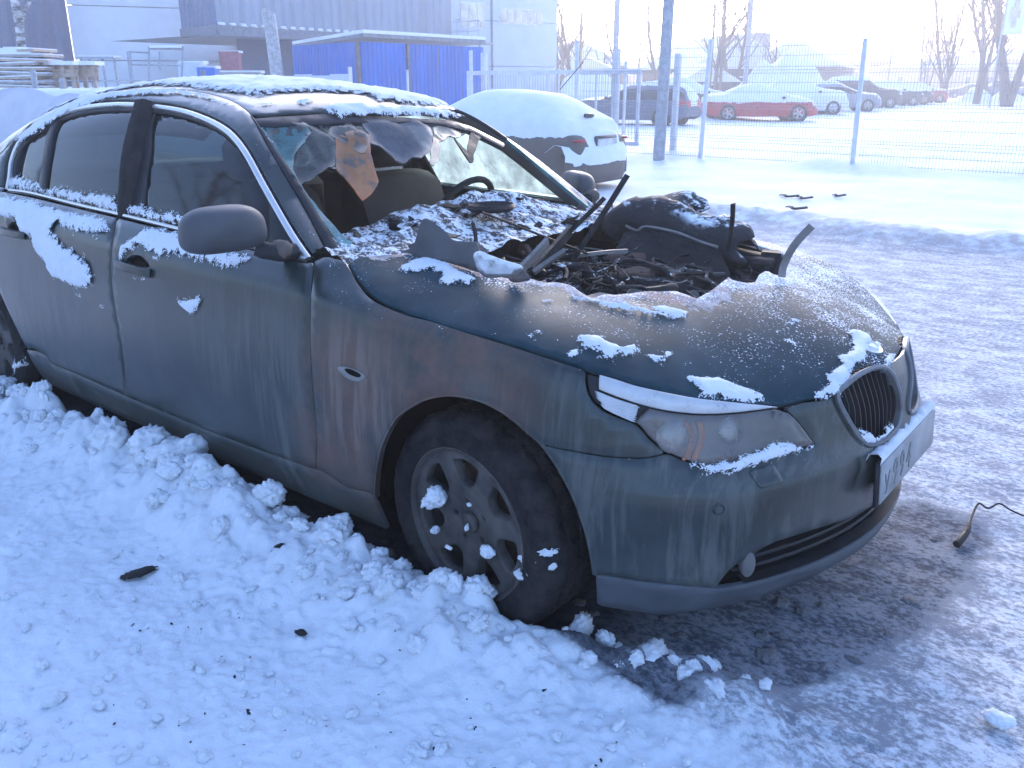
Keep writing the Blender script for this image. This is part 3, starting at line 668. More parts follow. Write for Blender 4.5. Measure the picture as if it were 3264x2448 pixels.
for nm, pl, mr, ml in (('front_window', FGL, DGLASS, FROST), ('rear_window', RGL, TGLASS, FROSTD), ('quarter_window', QGL, TGLASS, FROSTD)):
    a, b = gp(nm, pl, mr, -.014, flange=.004); b.data.materials[0] = ml; b.name = nm
# chrome strips
for cvx, w_ in ((CHR, .010), (BLT, .008)):
    P = GREEN.hit(cvx); P = resample(P, .02); n_ = GREEN.normal(P)
    sec = [(-w_, -.012), (w_, -.012), (w_*.95, .002), (w_*.5, .006), (-w_*.5, .006), (-w_*.95, .002)]
    for S in (np.ones(3), MIR): MB().sweep(P*S, n_*S, sec).build('chrome_strip', CHROME, car, True)
# belt filler between body top edge and glass
bf = BODY.hit(BLT+[0, 6]); gfil = GREEN.hit(BLT-[0, 4])-GREEN.normal(GREEN.hit(BLT))*.012
for S in (np.ones(3), MIR): mesh_obj('belt_rail', np.vstack([bf, gfil])*S, [(i, i+1, len(bf)+i+1, len(bf)+i) for i in range(len(bf)-1)], TRIM, car)
# roof skin
dr = ROOF.hit(DITCH[:44]); frx = ROOF.hit([(806, 374), (860, 367), (930, 361), (1000, 358)])
fr2 = np.vstack([frx, [(-1.145, -.2, 0), (-1.13, -.1, 0), (-1.125, 0, 0)]])[:, :2]; fr2 = fr2[fr2[:, 1] <= 0]
hr = np.vstack([dr[::-1][:, :2], fr2[1:]])
roofpoly = np.vstack([hr, (hr*[1, -1])[::-1][1:], [(-2.86, .3), (-2.88, 0), (-2.86, -.3)]])
build_panel('roof', car, ROOF, [roofpoly], PAINT, .035, is3d=False)
# inner headliner, so that the cabin is dark
hx, hy = np.meshgrid(np.linspace(-2.75, -1.22, 20), np.linspace(-.5, .5, 16), indexing='ij'); hv = roof_from(np.stack([hx, hy], -1))-[0, 0, .045]
mesh_obj('headliner', hv.reshape(-1, 3), [(i*16+j, (i+1)*16+j, (i+1)*16+j+1, i*16+j+1) for i in range(19) for j in range(15)], BROWN, car)
# rear window, tail
rw = np.array([(-2.87, -.5), (-2.87, .5), (-3.30, .58), (-3.30, -.58)]); build_panel('rear_windscreen', car, ROOF, [rw], TGLASS, .06, is3d=False, gap=.004)
m = MB(); m.box((-3.66, 0, .985), (.70, 1.5, .04), bev=.018); m.box((-4.0, 0, .62), (.10, 1.6, .72), bev=.04); m.build('boot', PAINT, car, True)
# A pillar trim seen through the open windscreen
WE = GREEN.hit(cr([(1088, 806), (952, 580), (880, 478), (810, 378)], 5)); CE = GREEN.hit(cr([(972, 822), (885, 690), (835, 600), (786, 510), (746, 452), (700, 415)], 4)); CE = resample(CE, np.linalg.norm(np.diff(CE, axis=0), axis=1).sum()/(len(WE)-1)-1e-6)
CE = CE[:len(WE)]
for S in (np.ones(3), MIR):
    rows = [WE-[0, 0, .01], WE*.75+CE*.25+np.array([-.035, .03, -.02]), WE*.4+CE*.6+np.array([-.06, .035, -.02]), CE+np.array([-.045, .022, -.01])]
    V = np.vstack(rows)*S; n = len(WE); F = [(k*n+i, k*n+i+1, (k+1)*n+i+1, (k+1)*n+i) for k in range(3) for i in range(n-1)]
    mesh_obj('a_pillar_trim', V, F, GREYIN, car)
# --- door mirror
mc = np.array([-.83, -.985, 1.03]); ax = (.062, .128, .066)
V = []; F = []; nu_, nv_ = 28, 18
sgn = lambda v, e: math.copysign(abs(v)**e, v)
for i in range(nu_):
    for j in range(nv_+1):
        th = 2*math.pi*i/nu_; ph = -math.pi/2+math.pi*j/nv_
        V.append((ax[0]*sgn(math.cos(ph), .7)*sgn(math.cos(th), .8)*(1.25 if math.cos(th) > 0 else .55), ax[1]*sgn(math.cos(ph), .55)*sgn(math.sin(th), .62)*(1.0-.10*math.sin(ph)), ax[2]*sgn(math.sin(ph), .72)))
for i in range(nu_):
    for j in range(nv_): F.append((i*(nv_+1)+j, ((i+1) % nu_)*(nv_+1)+j, ((i+1) % nu_)*(nv_+1)+j+1, i*(nv_+1)+j+1))
V = np.array(V)
for S in (np.ones(3), MIR):
    Vm = (V@np.array(Matrix.Rotation(-.12, 3, 'Z')).T+mc)*S
    if S[1] < 0: Vm = (Vm-mc*S)@np.array(Matrix.Rotation(.85, 3, 'Z')).T+np.array([-.90, .90, .985])
    mm = mesh_obj('door_mirror', Vm, F if S[1] > 0 else [f[::-1] for f in F], simple('mirror_plastic', (.050, .052, .058), .55, var=.2), car)
    st_ = np.array([(-.80, -.90, .965), (-.78, -.87, .955), (-.76, -.83, .945), (-.755, -.79, .945)])*S
    MB().tube(cr(st_, 4), [.022]*2+[.026]*11, 10).build('mirror_arm', TRIM, mm, True)
    MB().box(np.array((-.762, -.835, .958))*S, (.07, .05, .05), bev=.015).build('mirror_foot', simple('scorched_mount', (.11, .085, .07), .8), mm, True)
# --- hood, torn open by the fire
HOLE_N = [(1200, 818), (1250, 812), (1300, 806), (1350, 812), (1420, 828), (1480, 845), (1530, 868), (1600, 888), (1661, 889), (1690, 886), (1715, 896), (1770, 900), (1822, 908), (1860, 934), (1884, 946), (1922, 938), (1990, 934), (2060, 930), (2153, 928), (2185, 938), (2214, 950), (2262, 926), (2300, 896), (2322, 882), (2340, 896), (2368, 902), (2400, 896), (2412, 876), (2430, 866), (2450, 866), (2470, 878), (2491, 882), (2497, 860), (2498, 832)]
hn = HOOD.hit(HOLE_N); far = np.array([(.22, .58), (.05, .60), (-.15, .63), (-.35, .64), (-.55, .66)])
rt = np.vstack([BODY.hit(SHUT)[:, :2], BODY.hit(HLTOP)[1:, :2], BODY.hit(cr(PX_NOSE))[1:, :2], BODY.hit(KID[2:15])[:, :2]]); rt = rt[rt[:, 1] < -.06]
rt = np.vstack([rt, [(.792, -.04), (.795, 0)]])
lt = (rt*[1, -1])[::-1][1:]
hoodpoly = np.vstack([rt, lt, [(-.60, .74)], far[::-1], hn[::-1][:, :2], [(-.555, -.72)]])
edge = np.vstack([hn[:, :2], far])
def burn_attr(P): return np.exp(-dpoly(P[:, :2], edge, False)/(.04+.055*ss((P[:, 0]+.25)/.5)))
def hood_disp(P):
    d = dpoly(P[:, :2], hn[:, :2], False); return .016*np.exp(-d/.03)*(fbm(P[:, 0]*9, P[:, 1]*9, 3)-.25)+.006*np.exp(-d/.1)*(fbm(P[:, 0]*25, P[:, 1]*25, 2)-.5)
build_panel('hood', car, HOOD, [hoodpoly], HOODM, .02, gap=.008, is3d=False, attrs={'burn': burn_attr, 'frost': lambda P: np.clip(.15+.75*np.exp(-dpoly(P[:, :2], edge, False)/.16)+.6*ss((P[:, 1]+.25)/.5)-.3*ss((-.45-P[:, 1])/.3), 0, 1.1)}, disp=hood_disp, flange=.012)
# emblem roundel on the nose
ep = HOOD.hit([(2766, 1103)])[0]; en = HOOD.normal(ep[None])[0]; Rq = np.array(Vector(en).to_track_quat('Z', 'Y').to_matrix())
EWH = simple('emblem_white', (.75, .76, .78), .4); EBL = simple('emblem_blue', (.03, .17, .55), .35)
em = MB().lathe([(.041, -.002), (.041, .004), (.034, .006), (.031, .003)], 32, 'z').build('emblem', CHROME, car, True, xf=lambda V: V@Rq.T+ep)
for q in range(4):
    a0 = q*math.pi/2+.5; pts = [(0, 0)]+[(.031*math.cos(a0+t), .031*math.sin(a0+t)) for t in np.linspace(0, math.pi/2, 8)]
    MB().prism(pts, .001, .0035).build('emblem_quarter', (EBL, EWH)[q % 2], em, xf=lambda V: V@Rq.T+ep)
# number plate
pc = np.array([.858, 0, .447]); tilt = np.array(Matrix.Rotation(-.08, 3, 'Y'))
PLM = simple('dirty_plate_white', (.27, .27, .265), .6, var=.25, scale=9)
pf = MB().box((-.006, 0, 0), (.012, .53, .125), bev=.004).build('number_plate', TRIM, car, True, xf=lambda V: V@tilt.T+pc)
MB().box((.0035, 0, .003), (.006, .518, .11), bev=.002).build('plate_face', PLM, pf, True, xf=lambda V: V@tilt.T+pc)
MB().box((-.02, 0, -.0), (.03, .30, .10)).build('plate_bracket', BLACK, pf, xf=lambda V: V@tilt.T+pc)
def text_mesh(name, s, size, mat, parent, M, ext=.001, sx=1.0, **k):
    cu = bpy.data.curves.new(name, 'FONT'); cu.body = s; cu.size = size; cu.extrude = ext; cu.align_x = 'LEFT'; to = bpy.data.objects.new(name, cu); col.objects.link(to)
    bpy.context.view_layer.update(); dg = bpy.context.evaluated_depsgraph_get(); me = bpy.data.meshes.new_from_object(to.evaluated_get(dg)); bpy.data.objects.remove(to)
    V = np.array([tuple(v.co) for v in me.vertices])*[sx, 1, 1]; F = [tuple(p.vertices) for p in me.polygons]; V = V@np.array(M)[:3, :3].T+np.array(M)[:3, 3]
    return mesh_obj(name, V, F, mat, parent, False, **k)
PLT = simple('plate_letters', (.13, .13, .135), .6)
Mt = np.eye(4); Mt[:3, 0] = (0, 1, 0); Mt[:3, 1] = tilt@np.array([0, 0, 1]); Mt[:3, 2] = tilt@np.array([1, 0, 0]); Mt[:3, 3] = pc+tilt@np.array([.0072, -.235, -.034])
text_mesh('plate_letter', 'У', .078, PLT, pf, Mt, sx=1.05); 
for q, chx in enumerate('994'):
    M2 = Mt.copy(); M2[:3, 3] += np.array([0, .075+.062*q, 0]); text_mesh('plate_letter', chx, .105, PLT, pf, M2, sx=.85)
# side repeater
P = BODY.hit(cr([(1080, 1172), (1110, 1172), (1160, 1192), (1164, 1205), (1140, 1214), (1105, 1200)], 4, True))
rp = build_panel('side_repeater', car, BODY, [P], simple('chalky_repeater', (.24, .23, .21), .6), .012, gap=0, off=.006, flange=.008, mirror=True)
build_panel('repeater_slot', rp[0], BODY, [BODY.hit(cr([(1104, 1176), (1125, 1178), (1155, 1194), (1145, 1200), (1118, 1190)], 4, True))], BLACK, .012, gap=0, off=.0075, flange=.003)
# --- wheels
TWH = 30
wh0 = empty('wheel', parent=None) if False else None
def rim_h(r): return -.100+.018*np.exp(-(r/.07)**2)+.006*np.sin(np.clip(r/.2, 0, 1)*math.pi)
circ = lambda r, n=64, c=(0, 0): np.stack([c[0]+r*np.cos(np.linspace(0, 2*math.pi, n, endpoint=False)), c[1]+r*np.sin(np.linspace(0, 2*math.pi, n, endpoint=False))], 1)
RS = Surf(lambda P: -(P[..., 1]-rim_h(np.hypot(P[..., 0], P[..., 2]))), lambda P: P[..., [0, 2]], lambda uv: np.stack([uv[..., 0], rim_h(np.hypot(uv[..., 0], uv[..., 1])), uv[..., 1]], -1))
holes = []
for q in range(7):
    a = math.pi/2+q*2*math.pi/7; g = []
    for (r, da) in ((.182, -.27), (.187, -.12), (.188, 0), (.187, .12), (.182, .27), (.17, .29), (.14, .26), (.115, .20), (.104, .10), (.102, 0), (.104, -.10), (.115, -.20), (.14, -.26), (.17, -.29)): g.append((r*math.cos(a+da), r*math.sin(a+da)))
    holes.append(cr(g, 3, True))
for q in range(5): holes.append(circ(.0115, 12, (.058*math.cos(q*2*math.pi/5+.5), .058*math.sin(q*2*math.pi/5+.5))))
def make_wheel():
    w = build_panel('wheel', car, RS, [circ(.206)]+holes, ALLOY, .016, gap=0, flange=.028, rim=.003, is3d=False)
    MB().lathe([(.204, -.094), (.210, -.108), (.217, -.113), (.222, -.108), (.219, -.095), (.205, -.075), (.198, .0), (.196, .09), (.215, .105)], 56).build('rim_barrel', ALLOY, w, True)
    MB().lathe([(.03, -.088), (.028, -.095), (.018, -.099), (.001, -.1)], 24).build('centre_cap', ALLOY, w, True)
    MB().lathe([(.001, -.02), (.15, -.02), (.155, -.01), (.155, .01), (.001, .015)], 40).build('brake_disc', RUST, w, True)
    n = 120; prof = [(.214, -.100), (.219, -.111), (.232, -.116), (.255, -.1195), (.285, -.118), (.303, -.111), (.314, -.100), (.320, -.086), (.323, -.072), (.3235, -.055), (.317, -.052), (.317, -.044), (.3245, -.041), (.325, -.01), (.318, -.007), (.318, .004), (.325, .007), (.3245, .04), (.317, .044), (.317, .052), (.323, .06), (.314, .098), (.285, .116), (.232, .116), (.214, .10)]
    t = MB().lathe(prof, n); V = np.array(t.V); r = np.hypot(V[:, 0], V[:, 2]); ang = np.arctan2(V[:, 2], V[:, 0])
    up = ss((np.sin(ang)-.0)/.8); nz = fbm3(V*26, 3)-.5; nz2 = fbm3(V*70+3, 2)-.5
    blk = np.where((r > .313), np.sign(np.sin(ang*64))*.0022*np.sign(V[:, 1]+.02), 0)
    dr_ = (nz*(.006+.014*up)-.010-.008*up)*ss((r-.225)/.05)+blk; V[:, 0] += V[:, 0]/r*dr_; V[:, 2] += V[:, 2]/r*dr_; V[:, 1] += (nz2*(.006+.02*up)+(nz+.15)*.03*up)*ss((r-.225)/.03)*np.where(V[:, 1] < 0, 1, .3)
    sharp(mesh_obj('tyre', V, t.F, RUBBER, w, True), 60)
    return w
w0 = make_wheel(); w0.location = (0, -.775, .311); w0.rotation_euler = (math.radians(1.5), 0, math.radians(-5.5))
for loc, rz in (((0, .775, .311), math.pi-.095), ((-2.888, -.785, .311), 0), ((-2.888, .785, .311), math.pi)):
    c = copy_tree(w0, car); c.location = loc; c.rotation_euler = (0, 0, rz)
w0.parent = car
# --- broken windscreen, hanging in pieces
k = .3165
Zp = lambda L: [(800+a*k, 330+b*k) for a, b in L]
def shard(name, poly, mat, sag=.0, parent=None, res=.03):
    pl = np.array(Zp(poly)); P = GREEN.hit(pl); c0 = P[:, 2].max()
    q = resample(np.vstack([pl, pl[:1]]), 9); nz = fbm(q[:, 0]*.06, q[:, 1]*.06, 3)-.5; q = q[:-1]+np.stack([nz[:-1], (fbm(q[:, 1]*.06+9, q[:, 0]*.06, 3)-.5)[:-1]], 1)*10
    return build_panel(name, parent or wsc, GREEN, [GREEN.hit(q)], mat, res, gap=0, flange=.006, off=-.004, rim=0, disp=lambda P: -sag*ss((c0-P[:, 2]-.03)/.2)+.012*(fbm3(P*14, 2)-.5))
wsc = build_panel('windscreen', car, GREEN, [GREEN.hit(Zp([(25, 150), (860, 84), (1500, 130), (2000, 160), (2212, 225), (2560, 400), (2540, 440), (2200, 270), (1900, 200), (1650, 175), (1250, 185), (1000, 180), (500, 215), (80, 230)]))], TRIM, .03, gap=0, off=-.002)
shard('glass_shard', [(30, 160), (500, 170), (640, 240), (500, 420), (430, 500), (420, 640), (480, 780), (400, 660), (300, 560), (220, 400), (110, 280)], TEAL, 0)
shard('glass_shard', [(90, 190), (420, 180), (660, 230), (860, 330), (870, 600), (790, 590), (750, 625), (690, 650), (640, 700), (580, 735), (540, 720), (480, 780), (420, 640), (440, 480), (300, 380), (180, 300)], WGLASS, .03)
shard('glass_shard', [(660, 220), (1000, 190), (1190, 280), (1200, 380), (1130, 500), (860, 330)], WGLASS, .015)
shard('glass_shard', [(860, 310), (1050, 240), (1195, 290), (1205, 390), (1220, 520), (1270, 620), (1315, 715), (1280, 770), (1240, 820), (1160, 865), (1070, 780), (960, 680), (862, 600)], OGLASS, .045)
shard('glass_shard', [(1090, 160), (1400, 140), (1800, 150), (1840, 300), (1820, 440), (1740, 500), (1640, 495), (1560, 550), (1480, 530), (1400, 470), (1290, 400), (1200, 380), (1190, 280)], BGLASS, .03)
shard('glass_shard', [(1800, 150), (2212, 230), (2330, 330), (2212, 270), (2060, 330), (2000, 290), (1960, 350), (1890, 370), (1915, 440), (1890, 540), (1850, 600), (1810, 560), (1820, 440), (1840, 300)], WGLASS, .02)
shard('glass_shard', [(2060, 330), (2100, 400), (2212, 560), (2250, 560), (2270, 420), (2330, 330), (2212, 280), (2190, 470)], CHAR, .05)
for pl in ([(30, 165), (200, 420), (420, 700), (620, 960), (780, 1160), (930, 1330), (1040, 1390), (980, 1420), (880, 1380), (700, 1150), (480, 800), (220, 480)],):
    shard('crumbled_edge', pl, TEAL, 0, res=.02)
LE = GREEN.hit(cr([(1088, 806), (1010, 672), (952, 580), (900, 500)], 6)); n_ = GREEN.normal(LE)
MB().sweep(LE*MIR, n_*MIR, [(-.012, -.01), (.02, -.012), (.02, .004), (-.012, .003)]).build('crumbled_edge', TEAL, wsc, True)
# --- cabin
def speckled(name, lo, hi, base=(.03, .028, .028), base2=(.075, .07, .068), scale=16, nzmin=.2):
    m, nt, b = new_mat(name); N = NT(nt); c = N.co()
    cb = N.mix(N.noise(9, 5, .65, c), base, base2)
    s = N.ramp(N.math('ADD', N.math('MULTIPLY', N.noise(scale, 6, .72, N.co((1.0, 1.6, 1))), .7), N.math('MULTIPLY', N.noise(scale*7, 3, .6, c), .3)), lo, hi); s = N.math('MULTIPLY', s, N.ramp(N.nz(), nzmin, nzmin+.35))
    N.l(N.mix(s, cb, (.78, .80, .83)), b.inputs['Base Color']); b.inputs['Roughness'].default_value = .85
    N.l(N.bump(N.noise(scale*4, 5, .7, c), .6, .015), b.inputs['Normal']); return m
DASHM = speckled('snowed_ash', .455, .54, scale=15); ENGM = speckled('snowed_char', .52, .60, (.012, .011, .012), (.045, .04, .04), 13); FLAPS = speckled('snowed_soot_sheet', .50, .60, (.013, .013, .015), (.03, .03, .034), 6, .45)
def at_x(px, py, x):
    d = ray(np.array([px]), np.array([py]))[0]; return CAM+d*((x-CAM[0])/d[0])
rid = np.array([at_x(px, py, -.93) for px, py in [(1094, 748), (1180, 719), (1275, 678), (1338, 656), (1417, 643), (1500, 640), (1531, 622), (1572, 611), (1626, 619), (1680, 632), (1721, 641), (1802, 660), (1884, 662)]])
o_ = np.argsort(rid[:, 1]); ry, rz_ = rid[o_, 1], rid[o_, 2]
gx, gy = np.meshgrid(np.linspace(-1.12, -.42, 90), np.linspace(-.74, .74, 170), indexing='ij')
zr_ = np.interp(gy, ry, rz_); tcl = np.clip((gx+.93)/.40, 0, 1)
front = np.minimum(hoodz(np.maximum(gx, -.62), gy)-.03, .93)
gzv = zr_*(1-ss(tcl))+front*ss(tcl)+.035*(fbm(gx*14, gy*10, 4)-.5)+.02*(fbm(gx*40, gy*28, 3)-.5)+.03*np.maximum(fbm(gx*7+3, gy*6, 2)-.62, 0)*4
gzv -= .5*ss((-.93-gx)/.2)*.6
mesh_obj('dashboard', np.stack([gx, gy, gzv], -1).reshape(-1, 3), [(i*170+j, (i+1)*170+j, (i+1)*170+j+1, i*170+j+1) for i in range(89) for j in range(169)], DASHM, car)
# charred scraps on the dashboard
r2 = np.random.default_rng(11)
def scrap(size, seed, thick=.004, n=9):
    q = np.random.default_rng(seed); a = np.sort(q.random(n))*2*math.pi; r = size*(.5+.6*q.random(n)); return np.stack([r*np.cos(a), r*np.sin(a)*.6], 1)
for q in range(26):
    x_, y_ = r2.uniform(-.88, -.45), r2.uniform(-.62, .62); i = int((x_+1.12)/.7*89); j = int((y_+.74)/1.48*169)
    R_ = np.array(Matrix.Rotation(r2.uniform(0, 6.3), 3, 'Z')@Matrix.Rotation(r2.normal(0, .35), 3, 'X')@Matrix.Rotation(r2.normal(0, .3), 3, 'Y'))
    MB().prism(scrap(r2.uniform(.02, .06), q), -.003, .003).build('charred_scrap', CHAR, car, xf=lambda V: V@R_.T+[x_, y_, gzv[i, j]+.008])
MB().lathe([(.03, 0), (.07, .004), (.085, .018), (.075, .028), (.06, .012), (.001, .006)], 28, 'z').build('blower_ring', CHAR, car, True, xf=lambda V: V*[1, 1.2, 1]+[-.66, .02, .985])
MB().tube(cr([(-.60, -.10, 1.0), (-.35, -.12, .955), (-.12, -.16, .92)], 6), .004, 6).build('burnt_wire', CHAR, car, True)
# seats: backrest with headrest, one each side
for sy in (-.36, .36):
    prof = [(-.02, .45), (.06, .40), (.10, .55), (.08, .8), (.04, 1.02), (-.03, 1.06), (-.10, 1.0), (-.10, .6)]
    V = []; F = []; ys = np.linspace(-.25, .25, 9); n = len(prof)
    for y in ys:
        s = 1-.10*(abs(y)/.25)**3
        for (x, z) in prof: V.append((-1.42+x*s-.18*(z-.6), sy+y, .45+(z-.45)*(1-.04*(abs(y)/.25)**4)))
    F = [(i*n+k, (i+1)*n+k, (i+1)*n+(k+1) % n, i*n+(k+1) % n) for i in range(8) for k in range(n)]+[tuple(range(n)), tuple(8*n+k for k in range(n))[::-1]]
    st = sharp(mesh_obj('front_seat', V, F, BROWN, car), 50)
    MB().box((-1.52, sy, 1.16), (.10, .26, .17), bev=.04).build('headrest', BROWN, st, True)
m = MB(); m.box((-2.35, 0, .75), (.25, 1.2, .5), bev=.06); m.box((-2.1, 0, .5), (.5, 1.25, .16), bev=.05); m.build('rear_seat', BROWN, car, True)
m = MB(); m.box((-1.4, 0, .33), (1.9, 1.5, .03)); m.build('cabin_floor', BLACK, car)
for s in (-1, 1):
    MB().tube(cr([(-1.74, s*.775, .9), (-1.78, s*.70, 1.15), (-1.86, s*.575, 1.34)], 6), [.05]*13, 8).build('b_pillar', CHAR, car, True)
    V = np.array([(x, s*y, z) for x in (-.75, -1.75, -2.6) for (y, z) in ((.80, .30), (.785, .6), (.755, .93))]); mesh_obj('door_trim', V, [(0, 3, 4, 1), (1, 4, 5, 2), (3, 6, 7, 4), (4, 7, 8, 5)], BROWN, car)
sw = np.array([(.17*math.cos(t), .17*math.sin(t)) for t in np.linspace(0, 2*math.pi, 40)]); Rs = np.array(Matrix.Rotation(math.radians(-62), 3, 'Y'))
MB().tube(np.c_[sw, np.zeros(40)]@Rs.T+[-1.10, .36, .90], .014, 8).build('steering_wheel', CHAR, car, True)
# --- engine bay
ex, ey = np.meshgrid(np.linspace(-.58, .56, 130), np.linspace(-.66, .68, 150), indexing='ij')
cell = np.floor(fbm(ex*4.3, ey*4.3, 2)*7)/7
ez = .70+.16*(cell-.4)+.09*(fbm(ex*11, ey*11, 4)-.5)+.04*(fbm(ex*34, ey*34, 3)-.5); ez = np.minimum(ez, hoodz(ex, ey)-.045); ez -= .25*ss((np.abs(ey)-.52)/.12)*ss((ex+.3)/.2)
mesh_obj('engine', np.stack([ex, ey, ez], -1).reshape(-1, 3), [(i*150+j, (i+1)*150+j, (i+1)*150+j+1, i*150+j+1) for i in range(129) for j in range(149)], ENGM, car)
def bar(name, a, b, w, mat, t=.006, prof='L'):
    a, b = np.array(a), np.array(b); P = np.linspace(a, b, 6); n = np.cross(b-a, [0, 1, 0]); n /= np.linalg.norm(n)
    sec = [(-w/2, 0), (w/2, 0), (w/2, w*.55), (w/2-t, w*.55), (w/2-t, t), (-w/2, t)] if prof == 'L' else [(-w/2, -t), (w/2, -t), (w/2, t), (-w/2, t)]
    return MB().sweep(P+np.sin(np.linspace(0, 3, 6))[:, None]*.003, np.tile(n, (6, 1)), sec).build(name, mat, car)
bar('hood_strut', at_y(1998, 556, -.02), at_y(1818, 836, -.12), .030, CHAR)
bar('hinge_arm', at_y(1925, 628, -.04), at_y(1816, 734, -.10), .026, CHAR); bar('hinge_arm', at_y(1816, 734, -.10), at_y(1695, 868, -.33), .034, CHAR)
bar('wiper_link', at_y(1700, 868, -.36), at_y(1800, 800, -.28), .028, ASHM, prof='F'); bar('wiper_link', at_y(1655, 865, -.40), at_y(1745, 770, -.30), .035, ASHM, prof='F')
bar('bent_post', at_y(2334, 648, .30), at_y(2318, 800, .30), .026, CHAR); bar('bent_post', at_y(1505, 712, -.35), at_y(1514, 800, -.38), .012, CHAR)
bar('cross_tube', at_y(1840, 815, -.1), at_y(2000, 800, .02), .018, ASHM, prof='F')
P = cr([at_y(2588, 720, .28), at_y(2548, 762, .27), at_y(2520, 800, .26), at_y(2497, 850, .25), at_y(2492, 884, .24)], 4)
MB().sweep(P, np.tile([.6, -.6, .5], (len(P), 1)), [(-.012, -.001), (.012, -.001), (.012, .001), (-.012, .001)]).build('curled_hood_strip', ASHM, car, True)
for q in range(110):
    a = np.array([r2.uniform(-.48, .32), r2.uniform(-.45, .35), 0]); a[2] = min(.84, hoodz(a[0], a[1])-.05); ctl = [a]
    for _ in range(4): ctl.append(ctl[-1]+r2.normal(0, .055, 3)*[1, 1, .5])
    P = cr(ctl, 5); P[:, 2] = np.minimum(P[:, 2], hoodz(P[:, 0], P[:, 1])-.03); MB().tube(P, r2.choice([.002, .003, .003, .004, .006, .010, .016]), 8).build('burnt_hose', (CHAR, ENGM, RUST, CHAR, ENGM, CHAR, ENGM, CHAR, ASHM, CHAR, ENGM)[q % 11], car, True)
for (x_, y_, sx_, sy_, sz_, mt, nm) in ((.20, .33, .26, .22, .16, CHAR, 'air_box'), (.0, .1, .22, .34, .10, CHAR, 'engine_cover'), (-.36, -.36, .18, .14, .1, CHAR, 'fuse_box'), (.34, .02, .1, .5, .05, CHAR, 'radiator_support'), (.05, -.30, .16, .12, .08, ASHM, 'valve_block'), (-.2, .25, .14, .12, .09, RUST, 'coolant_tank')):
    zt = min(hoodz(x_, y_)-.06, .86); MB().box((x_, y_, zt-sz_/2), (sx_, sy_, sz_), rot=np.array(Matrix.Rotation(.12*(x_*7 % 2-1), 3, 'Z')), bev=.015).build(nm, mt, car, True)
bx = at_y(2490, 860, .42); MB().box(bx+[-.13, .02, -.03], (.20, .12, .12), bev=.012).build('headlight_back', CHAR, car, True)
V = [at_y(px, py, yy) for px, py, yy in ((2320, 790, .42), (2385, 806, .44), (2424, 812, .46), (2430, 802, .47), (2490, 808, .47), (2488, 890, .40), (2410, 920, .38), (2330, 905, .37))]
MB().add(V+[v+np.array([-.02, .05, 0]) for v in V], [tuple(range(8)), tuple(range(15, 7, -1))]+[(i, (i+1) % 8, 8+(i+1) % 8, 8+i) for i in range(8)]).build('lamp_housing', CHAR, car)
# the far half of the hood, rolled up by the heat
top = [(1922, 690), (1965, 660), (1994, 632), (2037, 616), (2080, 622), (2140, 640), (2190, 664), (2247, 687), (2320, 712), (2367, 730), (2388, 752)]
tp = np.array([at_y(px, py, .42) for px, py in top]); tp = cr(tp, 4); n1 = len(tp); rows = []
radi = np.interp(np.linspace(0, 1, n1), [0, .12, .3, .6, .9, 1], [.03, .075, .095, .085, .07, .05])
for k_ in range(15):
    a = math.radians(250-260*k_/14); rows.append(np.stack([tp[:, 0]+.02*math.sin(k_), tp[:, 1]+radi*1.1*np.cos(a), tp[:, 2]-radi+radi*np.sin(a)], 1))
V = np.array(rows); V += (fbm3(V*7, 3)-.5)[..., None]*[.03, .05, .04]+(np.abs(fbm3(V*16+4, 3)-.5)-.12)[..., None]*[0, .05, .06]
rol = mesh_obj('rolled_hood_sheet', V.reshape(-1, 3), [(k_*n1+i, k_*n1+i+1, (k_+1)*n1+i+1, (k_+1)*n1+i) for k_ in range(14) for i in range(n1-1)], FLAPS, car); md = rol.modifiers.new('t', 'SOLIDIFY'); md.thickness = .004
hk = np.array([at_y(px, py, .50) for px, py in ((2060, 640), (2102, 631), (2135, 622), (2178, 616), (2197, 629), (2225, 645), (2222, 658))]); hk = cr(hk, 3)
MB().sweep(hk-[0, 0, .01], np.tile([0, -.3, 1.0], (len(hk), 1)), [(-.05, -.002), (.05, -.004), (.05, 0), (0, .006), (-.05, .002)]).build('hood_tongue', FLAPS, car, True)
lw = np.array([at_y(px, py, .30) for px, py in ((1995, 720), (2030, 735), (2059, 722), (2153, 740), (2225, 768), (2287, 788))]); MB().tube(cr(lw, 4), .005, 6).build('sheet_edge', ASHM, car, True)
# big dark inner liner seen under the roll
V = [at_y(*q) for q in ((1990, 740, .30), (2060, 725, .32), (2290, 790, .34), (2330, 880, .30), (2200, 880, .22), (2050, 850, .2), (1960, 800, .22))]
MB().add(V+[v+np.array([-.02, .06, -.02]) for v in V], [tuple(range(7)), tuple(range(13, 6, -1))]+[(i, (i+1) % 7, 7+(i+1) % 7, 7+i) for i in range(7)]).build('sound_liner', CHAR, car)
